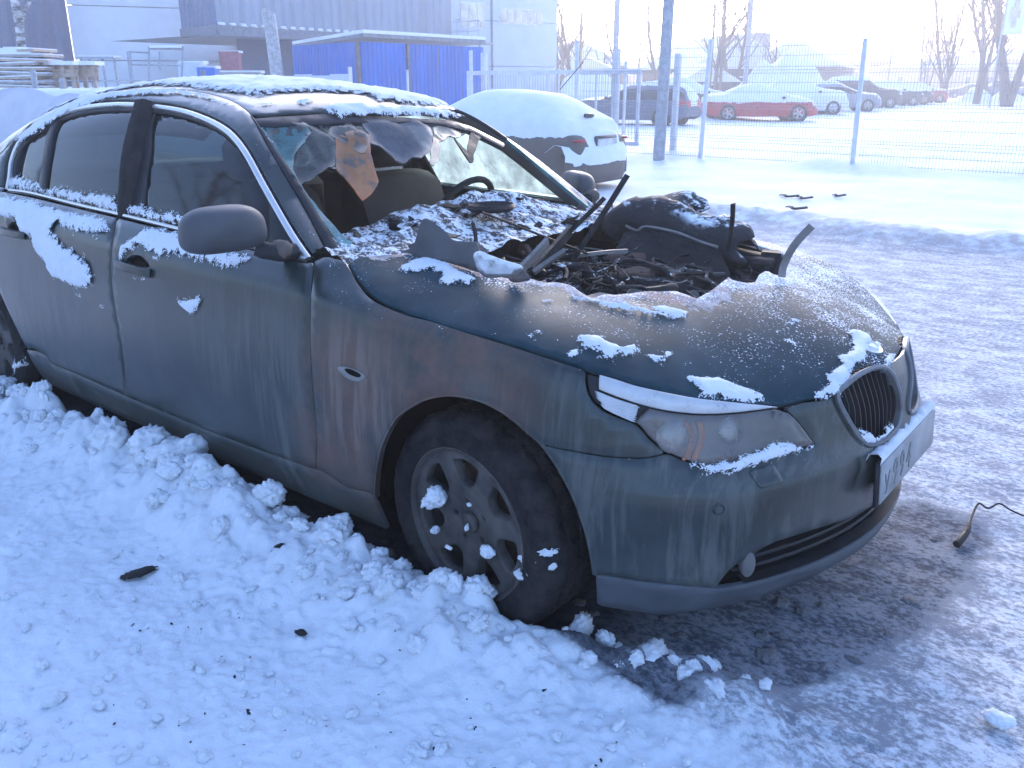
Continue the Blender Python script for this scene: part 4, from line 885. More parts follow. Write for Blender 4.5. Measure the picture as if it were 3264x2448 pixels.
# torn flaps standing on the near edge of the hole
def flap(name, pix, y0, lean, mat, bulge=.02):
    q = resample(cr(pix, 4, True), 7, True); q = q if area2(q) > 0 else q[::-1]; V2, T = triangulate([q], 16); c = V2.mean(0); P = []
    base = V2[:, 1].max(); sp = np.ptp(V2[:, 1])
    P = np.array([at_y(u, v, y0+lean*(base-v)/sp+bulge*math.sin((u-c[0])*.02)+.012*(fbm(np.array(u*.03), np.array(v*.03), 2)-.5)) for u, v in V2])
    o = mesh_obj(name, P, T, mat, car); o.modifiers.new('t', 'SOLIDIFY').thickness = .0025; return o
SOOTSHEET = simple('sooty_sheet_metal', (.075, .072, .075), .6, .2, var=.3, scale=7); PALES = speckled('frosted_sheet', .30, .45, (.22, .22, .23), (.3, .3, .3), 9, -.5)
flap('hood_flap', [(1275, 825), (1320, 780), (1338, 720), (1356, 696), (1386, 712), (1425, 742), (1446, 766), (1490, 770), (1520, 772), (1530, 800), (1560, 845), (1530, 868), (1470, 850), (1380, 828)], -.575, .05, SOOTSHEET)
flap('hood_flap', [(1510, 815), (1528, 800), (1560, 812), (1610, 830), (1662, 846), (1660, 868), (1620, 880), (1560, 884), (1528, 866)], -.60, -.02, PALES, .01)
flap('hood_flap', [(1640, 850), (1664, 846), (1680, 872), (1690, 892), (1640, 900), (1620, 884)], -.55, .0, SOOTSHEET, .01)
# --- snow lying on the car
def jag(px, amp=9, step=6, seed=0):
    q = resample(np.vstack([px, px[:1]]), step)[:-1]; a = amp*(fbm(q[:, 0]*.045+seed, q[:, 1]*.045, 4)-.5)*2.2; b = amp*(fbm(q[:, 0]*.045+40, q[:, 1]*.045+seed, 4)-.5)*2.2; return q+np.stack([a, b], 1)
snow_parts = {}
def snow_patch(key, surf, px, thick=.012, amp=8, res=.012, edge=.02, lift=.001, param=False):
    if param: q = resample(np.vstack([px, px[:1]]), .015)[:-1]; q = q+amp*np.stack([fbm(q[:, 0]*14, q[:, 1]*14, 4)-.5, fbm(q[:, 0]*14+7, q[:, 1]*14, 4)-.5], 1); uv = q
    else: uv = surf.to(surf.hit(jag(np.asarray(px, float), amp)))
    uv = resample(uv, res*.7, True)
    if area2(uv) < 0: uv = uv[::-1]
    uv = offset_poly(uv, -min(.018, edge*.9))
    V2, T = triangulate([uv], res); d = dpoly(V2, uv); P = surf.fr(V2); N = surf.normal(P)
    nz = fbm3(P*24, 4)*.55+fbm3(P*70, 3)*.45; ew = max(edge*1.9, .022); h = thick*ss((d-.30*ew)/(.9*ew))**.7*(.1+1.9*nz)+.004*(fbm3(P*110, 2)-.4)*ss((d-.2*ew)/.01); h = np.maximum(h, 0)+lift*ss(d/.004)
    P = P+N*h[:, None]; a, b, c = P[T[:, 0]], P[T[:, 1]], P[T[:, 2]]; fl = (np.cross(b-a, c-a)*N[T[:, 0]]).sum(1) < 0; T[fl] = T[fl][:, ::-1]
    V0, F0, C0 = snow_parts.setdefault(key, ([], [], [])); k0 = sum(len(v) for v in V0); V0.append(P); F0.append(T+k0); C0.append(np.clip(d/max(edge*1.9, .022)*.95-.1, 0, 1.9))
z4 = lambda L: [(a*.5425, 600+b*.5425) for a, b in L]; z5 = lambda L: [(1000+a*.5425, 800+b*.5425) for a, b in L]; z6 = lambda L: [(1800+a*.5425, 1000+b*.5425) for a, b in L]; z1 = lambda L: [(a*.4973, b*.4973) for a, b in L]; z2 = lambda L: [(1000+a*.4973, b*.4973) for a, b in L]
D_ = 'door'
snow_patch(D_, BODY, z4([(-60, 60), (60, 45), (200, 75), (330, 120), (450, 150), (560, 160), (640, 185), (640, 240), (590, 280), (530, 260), (450, 250), (400, 240), (320, 210), (340, 300), (400, 350), (450, 390), (500, 400), (520, 450), (550, 530), (540, 570), (480, 590), (400, 560), (310, 510), (250, 420), (210, 350), (190, 280), (130, 260), (110, 180), (60, 170), (30, 170), (-60, 190)]), .018)
snow_patch(D_, GREEN, z1([(40, 1205), (60, 1140), (120, 1120), (180, 1150), (240, 1180), (245, 1205), (420, 1210), (560, 1240), (660, 1245), (730, 1260), (740, 1315), (860, 1330), (900, 1320), (1000, 1360), (1130, 1370), (1180, 1390), (1210, 1400), (1200, 1455), (900, 1392), (600, 1320), (300, 1248), (100, 1208)]), .016, 4, lift=-.006)
snow_patch(D_, BODY, z4([(700, 380), (720, 330), (780, 290), (840, 255), (920, 240), (1020, 255), (1100, 275), (1110, 330), (1180, 355), (1350, 370), (1440, 390), (1490, 410), (1440, 440), (1330, 470), (1280, 450), (1200, 430), (1100, 405), (1000, 385), (920, 385), (880, 360), (800, 340), (745, 380), (725, 430), (700, 430)]), .012, 7)
for pl in ([(1040, 645), (1090, 650), (1200, 630), (1180, 700), (1130, 745), (1080, 710)], [(780, 520), (860, 522), (840, 540), (800, 540)], [(900, 400), (935, 395), (930, 425), (905, 420)], [(580, 690), (615, 690), (605, 712)], [(455, 625), (475, 622), (470, 645)], [(1310, 470), (1350, 460), (1340, 490)]): snow_patch(D_, BODY, z4(pl), .012, 4, .008, .01)
snow_patch(D_, BODY, z4([(95, 1000), (150, 1000), (165, 1050), (150, 1090), (125, 1170), (95, 1165), (110, 1090)]), .03, 6, .01)
H_ = 'hood'
for pl in ([(1255, 490), (1310, 470), (1365, 480), (1290, 495)], [(1530, 505), (1600, 500), (1680, 510), (1740, 550), (1800, 570), (1890, 550), (1920, 600), (1850, 620), (1780, 610), (1720, 640), (1650, 640), (1690, 600), (1620, 580), (1570, 550)], [(1490, 600), (1520, 575), (1565, 580), (1560, 630), (1510, 635)], [(1960, 620), (2040, 610), (2070, 590), (2110, 610), (2060, 640), (2040, 660)],
           [(490, 115), (560, 70), (640, 45), (740, 65), (820, 95), (870, 125), (930, 155), (980, 175), (900, 210), (850, 185), (800, 210), (740, 190), (760, 135), (690, 110), (600, 130)], [(1440, 270), (1540, 275), (1690, 300), (1800, 315), (1960, 350), (2050, 375), (2140, 400), (2100, 410), (1980, 380), (1800, 345), (1600, 300)], [(1330, 290), (1420, 300), (1380, 310)], [(1990, 330), (2120, 340), (2200, 370), (2190, 410), (2080, 390), (2000, 350)], [(1740, 650), (1790, 640), (1780, 660)]): snow_patch(H_, HOOD, z5(pl), .010, 6, .010, .012)
for pl in ([(710, 380), (740, 365), (900, 385), (980, 410), (1060, 440), (1170, 480), (1180, 510), (1100, 525), (960, 508), (850, 495), (790, 470), (770, 430)], [(1665, 100), (1720, 105), (1790, 130), (1800, 170), (1790, 200), (1770, 240), (1770, 280), (1700, 310), (1680, 390), (1640, 440), (1600, 490), (1560, 500), (1470, 515), (1460, 490), (1510, 440), (1540, 390), (1500, 350), (1560, 350), (1620, 310), (1600, 250), (1650, 250), (1680, 220), (1700, 180)], [(1810, 150), (1870, 190), (1850, 215), (1815, 195)], [(1870, 300), (1900, 240), (1940, 240), (1920, 300), (1880, 335)], [(1285, 150), (1380, 180), (1340, 195)], [(1320, 25), (1390, 45), (1340, 60)]): snow_patch(H_, HOOD, z6(pl), .010, 6, .010, .012)
snow_patch(H_, BODY, z6([(700, 893), (770, 880), (870, 880), (950, 862), (1050, 825), (1150, 785), (1220, 757), (1330, 762), (1380, 778), (1480, 770), (1400, 800), (1280, 832), (1130, 885), (1000, 930), (880, 940), (780, 915)]), .02, 4, .010, .012)
snow_patch(H_, BODY, z6([(1700, 700), (1730, 680), (1790, 700), (1810, 735), (1840, 700), (1900, 640), (1930, 660), (1860, 740), (1800, 765), (1760, 770)]), .014, 3, .008, .01, .004)
for q in range(30):   # flakes left on the hood
    px = np.array([r2.uniform(1500, 2800), r2.uniform(960, 1200)]); P = HOOD.hit([px])[0]
    if P[0] > .72 or abs(P[1]) > .8 or inpoly(P[None, :2], hoodpoly)[0] == False: continue
    s = r2.uniform(4, 13); snow_patch(H_, HOOD, px+np.array([(s*math.cos(t)*1.3, s*.5*math.sin(t)) for t in np.linspace(0, 5.6, 8)]), .007, 3, .007, .006)
yl = np.linspace(-.262, .262, 120); V = []; 
for y in yl:
    h = .006+.026*fbm(np.array(y*45), np.array(2.), 4); b0 = pc+tilt@np.array([-.008, y, .066])
    V += [b0+[-.028, 0, -.012], b0+[-.022, 0, h*.7], b0+[0, 0, h], b0+[.012, 0, h*.5], b0+[.010, 0, -.008]]
V0, F0, C0 = snow_parts['hood']; k0 = sum(len(v) for v in V0); V0.append(np.array(V)); C0.append(np.full(len(V), 1.3)); F0.append(np.array([(i*5+k_, (i+1)*5+k_, (i+1)*5+k_+1) for i in range(119) for k_ in range(4)]+[(i*5+k_, (i+1)*5+k_+1, i*5+k_+1) for i in range(119) for k_ in range(4)])+k0)
R_ = 'roof'
nr = ROOF.hit([(62, 425), (163, 335), (298, 292), (434, 281), (550, 282), (640, 292), (776, 309), (810, 315), (889, 303), (957, 299), (1050, 299), (1150, 304)])[:, :2]
rp_ = np.vstack([nr, [(-1.22, -.02), (-1.17, .1), (-1.17, .3), (-1.22, .5), (-1.5, .56), (-2.0, .56), (-2.5, .55), (-2.8, .5)]])
snow_patch(R_, ROOF, rp_, .016, .05, .022, .05, .002, param=True)
snow_patch(R_, ROOF, z2([(40, 692), (130, 672), (250, 662), (400, 682), (600, 692), (760, 702), (900, 730), (980, 748), (860, 757), (700, 750), (500, 742), (330, 745), (160, 752)]), .014, 6, .014, .02)
for pl in ([(780, 725), (830, 710), (900, 705), (850, 722)], [(940, 690), (975, 675), (1000, 690), (960, 712)]): snow_patch(R_, ROOF, z2([(a-1000+0, b) for a, b in pl]) if False else [(550+a*.4973*0+ (a-0)*0, b) for a, b in pl] if False else [(a*1.0, b*.47) for a, b in pl], .008, 3, .01, .01)
snow_patch(R_, GREEN, z1([(100, 900), (250, 775), (400, 690), (600, 612), (850, 585), (1000, 580), (1200, 590), (1350, 625), (1480, 690), (1420, 668), (1250, 618), (1100, 606), (860, 612), (650, 645), (450, 715), (280, 820), (120, 925)]), .012, 4, .014, .012)
snow_patch(R_, GREEN, Zp([(20, 150), (110, 270), (180, 340), (240, 400), (200, 400), (130, 300), (60, 220)]), .01, 3, .01, .01); snow_patch(R_, GREEN, Zp([(860, 1340), (930, 1400), (1040, 1440), (1210, 1490), (1150, 1505), (960, 1510), (900, 1480)]), .01, 4, .01, .01)
for key, lab in (('door', 'loose snow clinging to the doors and window ledge of the burnt sedan'), ('hood', 'patches of snow on the hood, headlight ledge and number plate of the burnt sedan'), ('roof', 'thin crust of snow over the roof of the burnt sedan')):
    V0, F0, C0 = snow_parts[key]; mesh_obj('snow_patch', np.vstack(V0), np.vstack(F0), CARSNOW, None, attrs={'cov': np.concatenate(C0)}, label=lab, kind='stuff', category='snow')
# ------------------------------------------------------------------ ground: shoulder snow, icy road, snow field
def clods(x, y, cell, prob, rmin, rmax, seed):
    ix = np.floor(x/cell).astype(int); iy = np.floor(y/cell).astype(int); out = np.zeros_like(x); g = np.random.default_rng(seed); T = g.random((128, 128, 4))
    for dx in (-1, 0, 1):
        for dy in (-1, 0, 1):
            t = T[(ix+dx) & 127, (iy+dy) & 127]; px = (ix+dx+t[..., 0])*cell; py = (iy+dy+t[..., 1])*cell; r = cell*(rmin+(rmax-rmin)*t[..., 2])
            d2 = ((x-px)**2+(y-py)**2)/r**2; out = np.maximum(out, np.where(t[..., 3] < prob, r*np.sqrt(np.maximum(0, 1-d2)), 0))
    return out
_ry = interp([-8, -3, -2.2, -1.2, -.5, -.1, .08, .2, .35, .55, .8, 1.1], [-.98, -.955, -.97, -.975, -.955, -.955, -.955, -.93, -.85, -.75, -.70, -.74])
_rh = interp([-8, -3.2, -2.3, -1.6, -1.1, -.7, -.5, -.2, .0, .12, .25, .4, .6, .85, 1.1], [.08, .08, .12, .145, .16, .145, .12, .125, .13, .115, .085, .065, .045, .02, .0])
SL = np.array([(.1, -.68), (.3, -.64), (.5, -.60), (.66, -.48), (.78, -.2), (.84, .15), (.85, .5)])
def ground(x, y, detail=True):
    sh = ss((-.80-y)/.3)*ss((.75-x)/1.0)
    z = .045*sh
    yr = _ry(x); d = y-yr; wd = np.where(d > 0, .075, .19); g = np.exp(-(np.abs(d)/wd)**2)*np.where((x < 1.3) & (y < 1), 1, 0)
    n5 = fbm(x*4.3, y*4.3, 4); z = z+_rh(x)*g*(.55+.9*n5)
    near = (y < 2.0) & (np.abs(x) < 12)
    road = ss((y+.98)/.22)*np.where(x > -.2, ss((x-.15)/.35), ss((y-.9)/.5))*(1-ss((y-6.05)/.5)); road = np.maximum(road, ss((y-.9)/.5)*(1-ss((y-6.05)/.5)))
    fld = ss((y-6.3)/.8)
    z = z+.028*(fbm(x*1.3, y*1.3, 3)-.5)*(1-road)*(1-fld)
    if detail:
        X, Y = x+.03*fbm(x*9, y*9, 2), y+.03*fbm(x*9+5, y*9, 2)
        big = clods(X, Y, .10, .75, .30, .62, 5); mid = clods(X, Y, .05, .55, .25, .6, 6); sm = clods(X, Y, .024, .45, .25, .6, 8); mic = clods(X, Y, .012, .5, .25, .6, 9)
        cl = np.clip(g*1.15, 0, 1)*np.clip(_rh(x)/.1, .35, 1); fr = (1-road)*(1-fld)*np.where(near, 1, 0)
        rough = ss((fbm(x*2.1+3, y*2.1, 3)-.34)/.25)
        z = z+cl*(big*.85+mid*.5)*(.4+1.2*fbm(x*3, y*3, 2))+fr*(.30*mid*rough*ss((fbm(x*5, y*5, 2)-.48)/.2)+sm*(.42+.45*cl)*(.25+.75*rough)+mic*.7+.020*(fbm(x*13, y*13, 4)-.5)+.012*(fbm(x*45, y*45, 3)-.5))
        z = z+road*np.where(near, 1, 0)*(.010*(fbm(x*9, y*16, 4)-.5)+.005*(fbm(x*40, y*70, 3)-.5)+mic*.2)
    z = z+road*(.020*(fbm(x*.35, y*2.2, 3)-.5)+.012*(fbm(x*1.5, y*9, 3)-.5))
    bank = np.exp(-((y-6.6-.12*np.sin(x*1.7))/.35)**2)*(.05+.12*fbm(x*2.3, y*5, 4)); z = z+np.where(np.abs(x) < 60, bank, 0)
    z = z+fld*(.08+.10*(fbm(x*.55, y*.9, 4)-.45)+.05*(fbm(x*2.0, y*3.0, 4)-.5))*np.where(y < 13, 1, np.exp(-(y-13)/30)*.55+.1)
    hump = .30*np.exp(-(((x+4.0)/1.6)**2+((y-13.9)/1.1)**2))+.16*np.exp(-(((x+6.6)/1.1)**2+((y-12.7)/.6)**2))+.14*np.exp(-(((x+3.2)/1.1)**2+((y-12.4)/.5)**2))+.2*np.exp(-(((x+.8)/1.3)**2+((y-13.3)/.8)**2)); z = z+hump*(.7+.6*fbm(x*1.5, y*1.5, 3))
    # wheel tracks crossing the lot
    t = (x+2.0)*.45+(y-16); tr = np.exp(-((np.mod(t+1.2*fbm(x*.2, y*.2, 2), 2.1)-1.0)/.16)**2)*ss((y-14)/2)*ss((x+16)/8)*np.exp(-np.maximum(y-30, 0)/14); z = z-.07*tr
    return z
def spread(a, b, s, g, lim):
    o = []; x = b; st = s
    while x < lim: st *= g; x += st; o.append(x)
    l = []; x = a; st = s
    return np.array(o)
xs = np.arange(-3.2, 1.75, .0085); xr = spread(0, xs[-1], .0085, 1.07, 560); xl = xs[0]-spread(0, 0, .0085, 1.035, 560); xs = np.r_[xl[::-1], xs, xr]
ys = np.arange(-2.05, -.62, .008); ym = np.arange(ys[-1]+.02, .9, .022); yr = spread(0, ym[-1], .022, 1.022, 780); yl_ = ys[0]-spread(0, 0, .012, 1.2, 200); ys = np.r_[yl_[::-1], ys, ym, yr]
GX, GY = np.meshgrid(xs, ys, indexing='ij'); nx_, ny_ = GX.shape; GZ = ground(GX, GY)
slush = np.clip(1.15-dpoly(np.stack([GX, GY], -1).reshape(-1, 2)[:], SL, False).reshape(GX.shape)/.30, 0, 1) if False else None
pts_ = np.stack([GX, GY], -1).reshape(-1, 2); dsl = np.full(len(pts_), 9.0); selm = (np.abs(pts_[:, 0]-.5) < 2) & (np.abs(pts_[:, 1]) < 2); dsl[selm] = dpoly(pts_[selm], SL, False)
und_shade = ss((.93-np.abs(GY))/.12)*ss((GX+4.2)/.3)*ss((.75-GX)/.2)  # ground under the car painted dark, its shade put into the colour
dirt = np.clip(1.1-dsl.reshape(GX.shape)/.27, 0, 1); dirt = np.maximum(dirt, und_shade*.75)
tan = .95*np.exp(-((GY-6.35-.12*np.sin(GX*1.7))/.42)**2)+.18*np.exp(-((GY-_ry(GX))/.2)**2)*(GX < .15)*(np.abs(GY) < 2)+.08*ss((GY-1.5)/1)*(1-ss((GY-5.8)/.6))
ice = np.maximum(ss((GY+.98)/.22)*np.where(GX > -.2, ss((GX-.15)/.35), 0), ss((GY-.9)/.5))*(1-ss((GY-6.0)/.5))
tq = (GX+2.0)*.45+(GY-16); ice = np.maximum(ice, .38*np.exp(-((np.mod(tq+1.2*fbm(GX*.2, GY*.2, 2), 2.1)-1.0)/.2)**2)*ss((GY-14)/2)*ss((GX+16)/8)*np.exp(-np.maximum(GY-30, 0)/14))  # tracks greyed like packed snow in place of missing groove shading
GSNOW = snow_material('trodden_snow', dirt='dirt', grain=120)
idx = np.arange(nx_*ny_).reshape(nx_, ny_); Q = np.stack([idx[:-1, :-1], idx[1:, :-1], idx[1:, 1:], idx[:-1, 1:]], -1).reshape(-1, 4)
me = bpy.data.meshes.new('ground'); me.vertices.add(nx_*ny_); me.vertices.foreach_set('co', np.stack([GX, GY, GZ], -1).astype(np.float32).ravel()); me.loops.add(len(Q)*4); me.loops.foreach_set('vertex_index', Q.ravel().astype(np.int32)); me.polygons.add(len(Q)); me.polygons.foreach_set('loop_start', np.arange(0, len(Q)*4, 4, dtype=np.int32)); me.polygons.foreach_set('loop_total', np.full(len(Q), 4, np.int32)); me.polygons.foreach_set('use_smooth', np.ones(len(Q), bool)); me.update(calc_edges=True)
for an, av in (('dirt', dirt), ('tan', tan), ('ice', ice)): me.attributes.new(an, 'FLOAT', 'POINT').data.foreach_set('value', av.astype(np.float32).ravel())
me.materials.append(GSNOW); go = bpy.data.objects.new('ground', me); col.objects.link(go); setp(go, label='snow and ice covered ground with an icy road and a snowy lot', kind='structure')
def gh(x, y): return float(ground(np.array([[x]], float), np.array([[y]], float), False)[0, 0])
# loose snow lumps thrown up along the car
ico = bmesh.new(); bmesh.ops.create_icosphere(ico, subdivisions=4, radius=1); IV = np.array([tuple(v.co) for v in ico.verts]); IF = np.array([[v.index for v in f.verts] for f in ico.faces]); ico.free()
r3 = np.random.default_rng(21)
def lump(c, r, sq=.75, k_=1.0):
    s = r3.random(3)*50; d = 1+1.0*(fbm3(IV*1.5+s, 3)-.5)*k_+.9*np.abs(fbm3(IV*3.4+s, 3)-.5)*k_+.5*(fbm3(IV*9+s, 2)-.5)*k_; return IV*d[:, None]*r*(np.array([1, 1, sq])*(1+.25*r3.normal(0, 1, 3)))+c
LV = []; n_l = 0
for q in range(170):
    x_ = r3.uniform(-3.2, .35); y_ = float(_ry(x_))+r3.normal(-.03, .07); r_ = min(.055, .008+abs(r3.normal(0, .016)))*(1.0 if x_ < .2 else .7)
    LV.append(lump((x_, y_, float(ground(np.array([[x_]]), np.array([[y_]]))[0, 0])+r_*.15), r_))
for q in range(34):
    x_ = r3.uniform(.1, .75); y_ = float(_ry(x_))+r3.normal(-.02, .05); r_ = min(.03, .006+abs(r3.normal(0, .010))); LV.append(lump((x_, y_, gh(x_, y_)+r_*.3), r_))
for px, py, r_ in ((600, 1440, .055), (545, 1440, .045), (470, 1410, .05), (860, 1570, .045), (350, 1390, .06), (1660, 1960, .03), (2075, 2080, .035), (1930, 2040, .025), (2150, 2110, .02), (2440, 2180, .014), (1850, 2000, .032)):
    P = gz(px, py, .05 if px > 1500 else .2); LV.append(lump(P, r_))
for q in range(260):
    px, py = r3.uniform(0, 2300), r3.uniform(1700, 2448); P = gz(px, py, .045)
    if P[1] > -.95 and P[0] > -.3: continue
    r_ = .003+abs(r3.normal(0, .006)); LV.append(lump((P[0], P[1], float(ground(np.array([[P[0]]]), np.array([[P[1]]]))[0, 0])+r_*.3), r_))
mesh_obj('snow_lumps', np.vstack(LV), np.vstack([IF+i*len(IV) for i in range(len(LV))]), snow_material('lump_snow', base=(.82, .835, .86), grain=120), None, label='crumbled snow lumps heaped along the near side of the burnt sedan', kind='stuff', category='snow')
for px, py, r_, lab in ((1970, 2318, .026, 'loose white snow block lying in the foreground snow below the bumper'), (3185, 2278, .024, 'small smooth snow block on the ice near the right edge'), (1045, 1742, .022, 'small snow block lying on the shoulder left of the front wheel')):
    P = gz(px, py, .03); mesh_obj('snow_block', lump((P[0], P[1], gh(P[0], P[1])+.018), r_, .7, .6), IF, SNOW, None, label=lab, category='snow block')
# burnt snow-covered slush chunks under the bumper
SLUSHM = snow_material('dirty_slush', base=(.20, .195, .20), grain=100); LV = []
for q in range(34):
    i = r3.uniform(0, len(SL)-1.001); a = SL[int(i)]*(1-i % 1)+SL[int(i)+1]*(i % 1); x_, y_ = a+r3.normal(0, .10, 2); r_ = .005+abs(r3.normal(0, .008)); LV.append(lump((x_, y_, gh(x_, y_)-r_*.1), r_, .35, 1.4))
mesh_obj('slush_chunks', np.vstack(LV), np.vstack([IF+i*len(IV) for i in range(len(LV))]), SLUSHM, None, label='grey melted slush lumps in the dark puddle under the bumper', kind='stuff', category='slush')
# snow on the front wheel
LV = [lump(at_y(px, py, -.885), r_, .8) for px, py, r_ in ((1395, 1580, .022), (1380, 1592, .018), (1412, 1594, .015), (1387, 1690, .012), (1495, 1608, .007), (1488, 1682, .009), (1553, 1758, .011), (1430, 1745, .010))]
for q in range(26): LV.append(lump(at_y(1715+r3.normal(0, 24), 1790+r3.normal(0, 42), -.893), .006+abs(r3.normal(0, .008)), .9))
mesh_obj('wheel_snow', np.vstack(LV), np.vstack([IF+i*len(IV) for i in range(len(LV))]), SNOW, None, label='clots of snow stuck in the spokes of the front wheel and on its tyre', kind='stuff', category='snow')
# burnt scraps lying about
def debris(name, px, py, s, lab, seed, z=.05, flat=.35, mat=None):
    P = gz(px, py, z); g = gh(P[0], P[1])+.012; V = lump((0, 0, 0), s, flat); V = np.round(V/(s*.35))*(s*.35)*.5+V*.5; R_ = np.array(Matrix.Rotation(seed*1.3, 3, 'Z')); mesh_obj(name, (V*[1.5, .8, .6])@R_.T+[P[0], P[1], g], IF, mat or CHAR, None, label=lab, category='debris')
debris('charred_scrap', 440, 1835, .030, 'flat dark charred scrap in the snow at the lower left', 1, .05, .10); debris('charred_scrap', 1210, 1838, .030, 'round brown charred scrap in the snow beside the front wheel', 2, .05, .4, BROWN); debris('charred_scrap', 905, 1827, .014, 'small angular dark splinter in the snow left of the round scrap', 3); debris('charred_scrap', 1090, 1800, .010, 'tiny dark chip just left of the front wheel', 4); debris('charred_scrap', 960, 2035, .012, 'thin dark sliver in the open foreground snow', 5, .05, .2)
P0 = gz(3075, 1700, 0); P1 = gz(3110, 1610, 0); w_ = cr([gz(3050, 1735, .01), gz(3078, 1700, .015), gz(3100, 1640, .02), gz(3120, 1605, .02), gz(3150, 1620, .03), gz(3185, 1605, .03), gz(3220, 1625, .02), gz(3264, 1645, .01)], 5)
MB().tube(w_, np.interp(np.arange(len(w_)), [0, 6, 8, len(w_)-1], [.013, .011, .004, .003]), 8).build('burnt_cable', CHAR, None, True, label='black burnt cable and plug lying on the icy road beside the bumper', category='cable')
for q, (px, py, L, lab) in enumerate(((2510, 622, .13, 'dark bent metal scrap on the snow bank below the fence'), (2560, 627, .10, 'short dark scrap beside the bent metal scrap on the bank'), (2530, 680, .12, 'thin dark strip on the snow at the far road edge'), (2670, 622, .08, 'tiny dark fragment on the snow bank right of the scraps'))):
    P = gz(px, py, .12); g = gh(P[0], P[1]); pts = cr([(P[0]-L, P[1]+.1, g+.015), (P[0]-L*.3, P[1], g+.03), (P[0]+L*.2, P[1]-.05, g+.02), (P[0]+L, P[1]+.05, g+.03)], 4); MB().sweep(pts, np.tile([0, -.4, 1.0], (len(pts), 1)), [(-.018, -.004), (.02, -.004), (.016, .008), (-.012, .010)]).build('metal_scrap', CHAR, None, True, label=lab, category='debris')

# ash flecks blown over the snow
mb = MB(); r5 = np.random.default_rng(77)
for q in range(75):
    px, py = r5.uniform(300, 2200), r5.uniform(1750, 2440); P = gz(px, py, .045)
    if P[1] > -1.02: continue
    s_ = .0010+abs(r5.normal(0, .0014)); z_ = float(ground(np.array([[P[0]]]), np.array([[P[1]]]))[0, 0]); a_ = r5.random()*6.28
    mb.box((P[0], P[1], z_+.001), (s_*3, s_*1.5, .002), rot=np.array(Matrix.Rotation(a_, 3, 'Z')@Matrix.Rotation(r5.normal(0, .4), 3, 'X')))
mb.build('ash_flecks', CHAR, None, label='fine dark ash flecks scattered over the foreground snow', kind='stuff', category='ash')
# ------------------------------------------------------------------ background
K = IMW/2212
def gp_(px, D, z=0.0):
    a = (px*K-IMW/2)/FPX; b = (CAM[2]-z+D*FWD[2])/(D*UPV[2]); P = CAM+D*(FWD+RGT*a-UPV*b); return P
def zp_(px, py, D): return at_depth(px*K, py*K, D)
WPOST = simple('white_post_paint', (.52, .54, .57), .5, var=.1); GALV = simple('galvanised_steel', (.30, .32, .35), .5, .4, var=.2, scale=10); WIRE = simple('fence_wire', (.24, .26, .29), .5, .1)
# --- wire fence beyond the road
fence = empty('wire_fence', (-3.25, 12.23, 0), label='welded wire fence on white posts beyond the icy road', category='fence')
def local(o, P): return np.asarray(P)-np.array(o.location)
FX = [-.56-.0, -3.25, -5.94, -8.63, -11.32]
FX = [4.82, 2.13]+FX
for q, x in enumerate(FX):
    h = 2.08+.06*((q*7) % 3-1); po = MB().box((0, 0, h/2-.2), (.065, .065, h+.4), bev=.01).box((0, 0, h+.012), (.075, .075, .02), bev=.008).build('post', WPOST, fence, True); po.location = (x+3.25, 0, .05); po.rotation_euler = (.02*((q % 3)-1), .025*((q*5 % 3)-1), 0)
for q in range(len(FX)-1):
    x1, x0 = FX[q], FX[q+1]
    if abs(x0+11.32) < .01: continue
    m = MB(); n = 54
    for i in range(n):
        x = x0+.08+(x1-x0-.16)*i/(n-1)
        pts = [(x, 0, .12), (x, 0, .42), (x, .05, .47), (x, 0, .52), (x, 0, .98), (x, .05, 1.03), (x, 0, 1.08), (x, 0, 1.55), (x, .05, 1.6), (x, 0, 1.65), (x, 0, 2.0)]
        m.tube(np.array(pts), .0026, 3, False)
    for z, y in [(zz, 0) for zz in (.15, .3, .42, .52, .7, .85, .98, 1.08, 1.25, 1.4, 1.55, 1.65, 1.82, 1.97)]+[(.47, .05), (1.03, .05), (1.6, .05)]: m.tube(np.array([(x0+.05, y, z), (x1-.05, y, z)]), .0035, 3, False)
    o = m.build('wire_panel', WIRE, fence, True); o.location = (3.25, .06, .05); o['kind'] = 'stuff'
# --- generic parked car
TYRE2 = simple('tyre_black', (.03, .03, .032), .8); RIM2 = simple('alloy_rim', (.38, .39, .40), .4, .5); RED2 = simple('tail_lamp_red', (.45, .03, .04), .35); GLZ = simple('car_glass', (.045, .055, .065), .12, var=.2); LAMP2 = simple('head_lamp', (.55, .57, .6), .25); DARKP = simple('car_plastic', (.04, .042, .045), .6); PLATE2 = simple('plate_plain', (.5, .5, .5), .6)
PROF = {'coupe': [(0, .50), (.02, .62), (.06, .69), (.16, .72), (.30, .90), (.42, 1.0), (.52, .985), (.66, .80), (.74, .70), (.88, .63), (.96, .54), (1, .40)],
        'sedan': [(0, .50), (.015, .64), (.04, .70), (.15, .73), (.27, .93), (.40, 1.0), (.52, .985), (.66, .78), (.72, .72), (.88, .65), (.97, .56), (1, .40)],
        'suv': [(0, .48), (.012, .66), (.04, .84), (.09, .95), (.2, 1.0), (.45, 1.0), (.55, .97), (.68, .72), (.74, .68), (.92, .62), (.98, .54), (1, .40)],
        'hatch': [(0, .46), (.012, .60), (.05, .70), (.10, .80), (.20, .95), (.32, 1.0), (.48, .985), (.62, .80), (.74, .68), (.88, .63), (.97, .54), (1, .40)]}
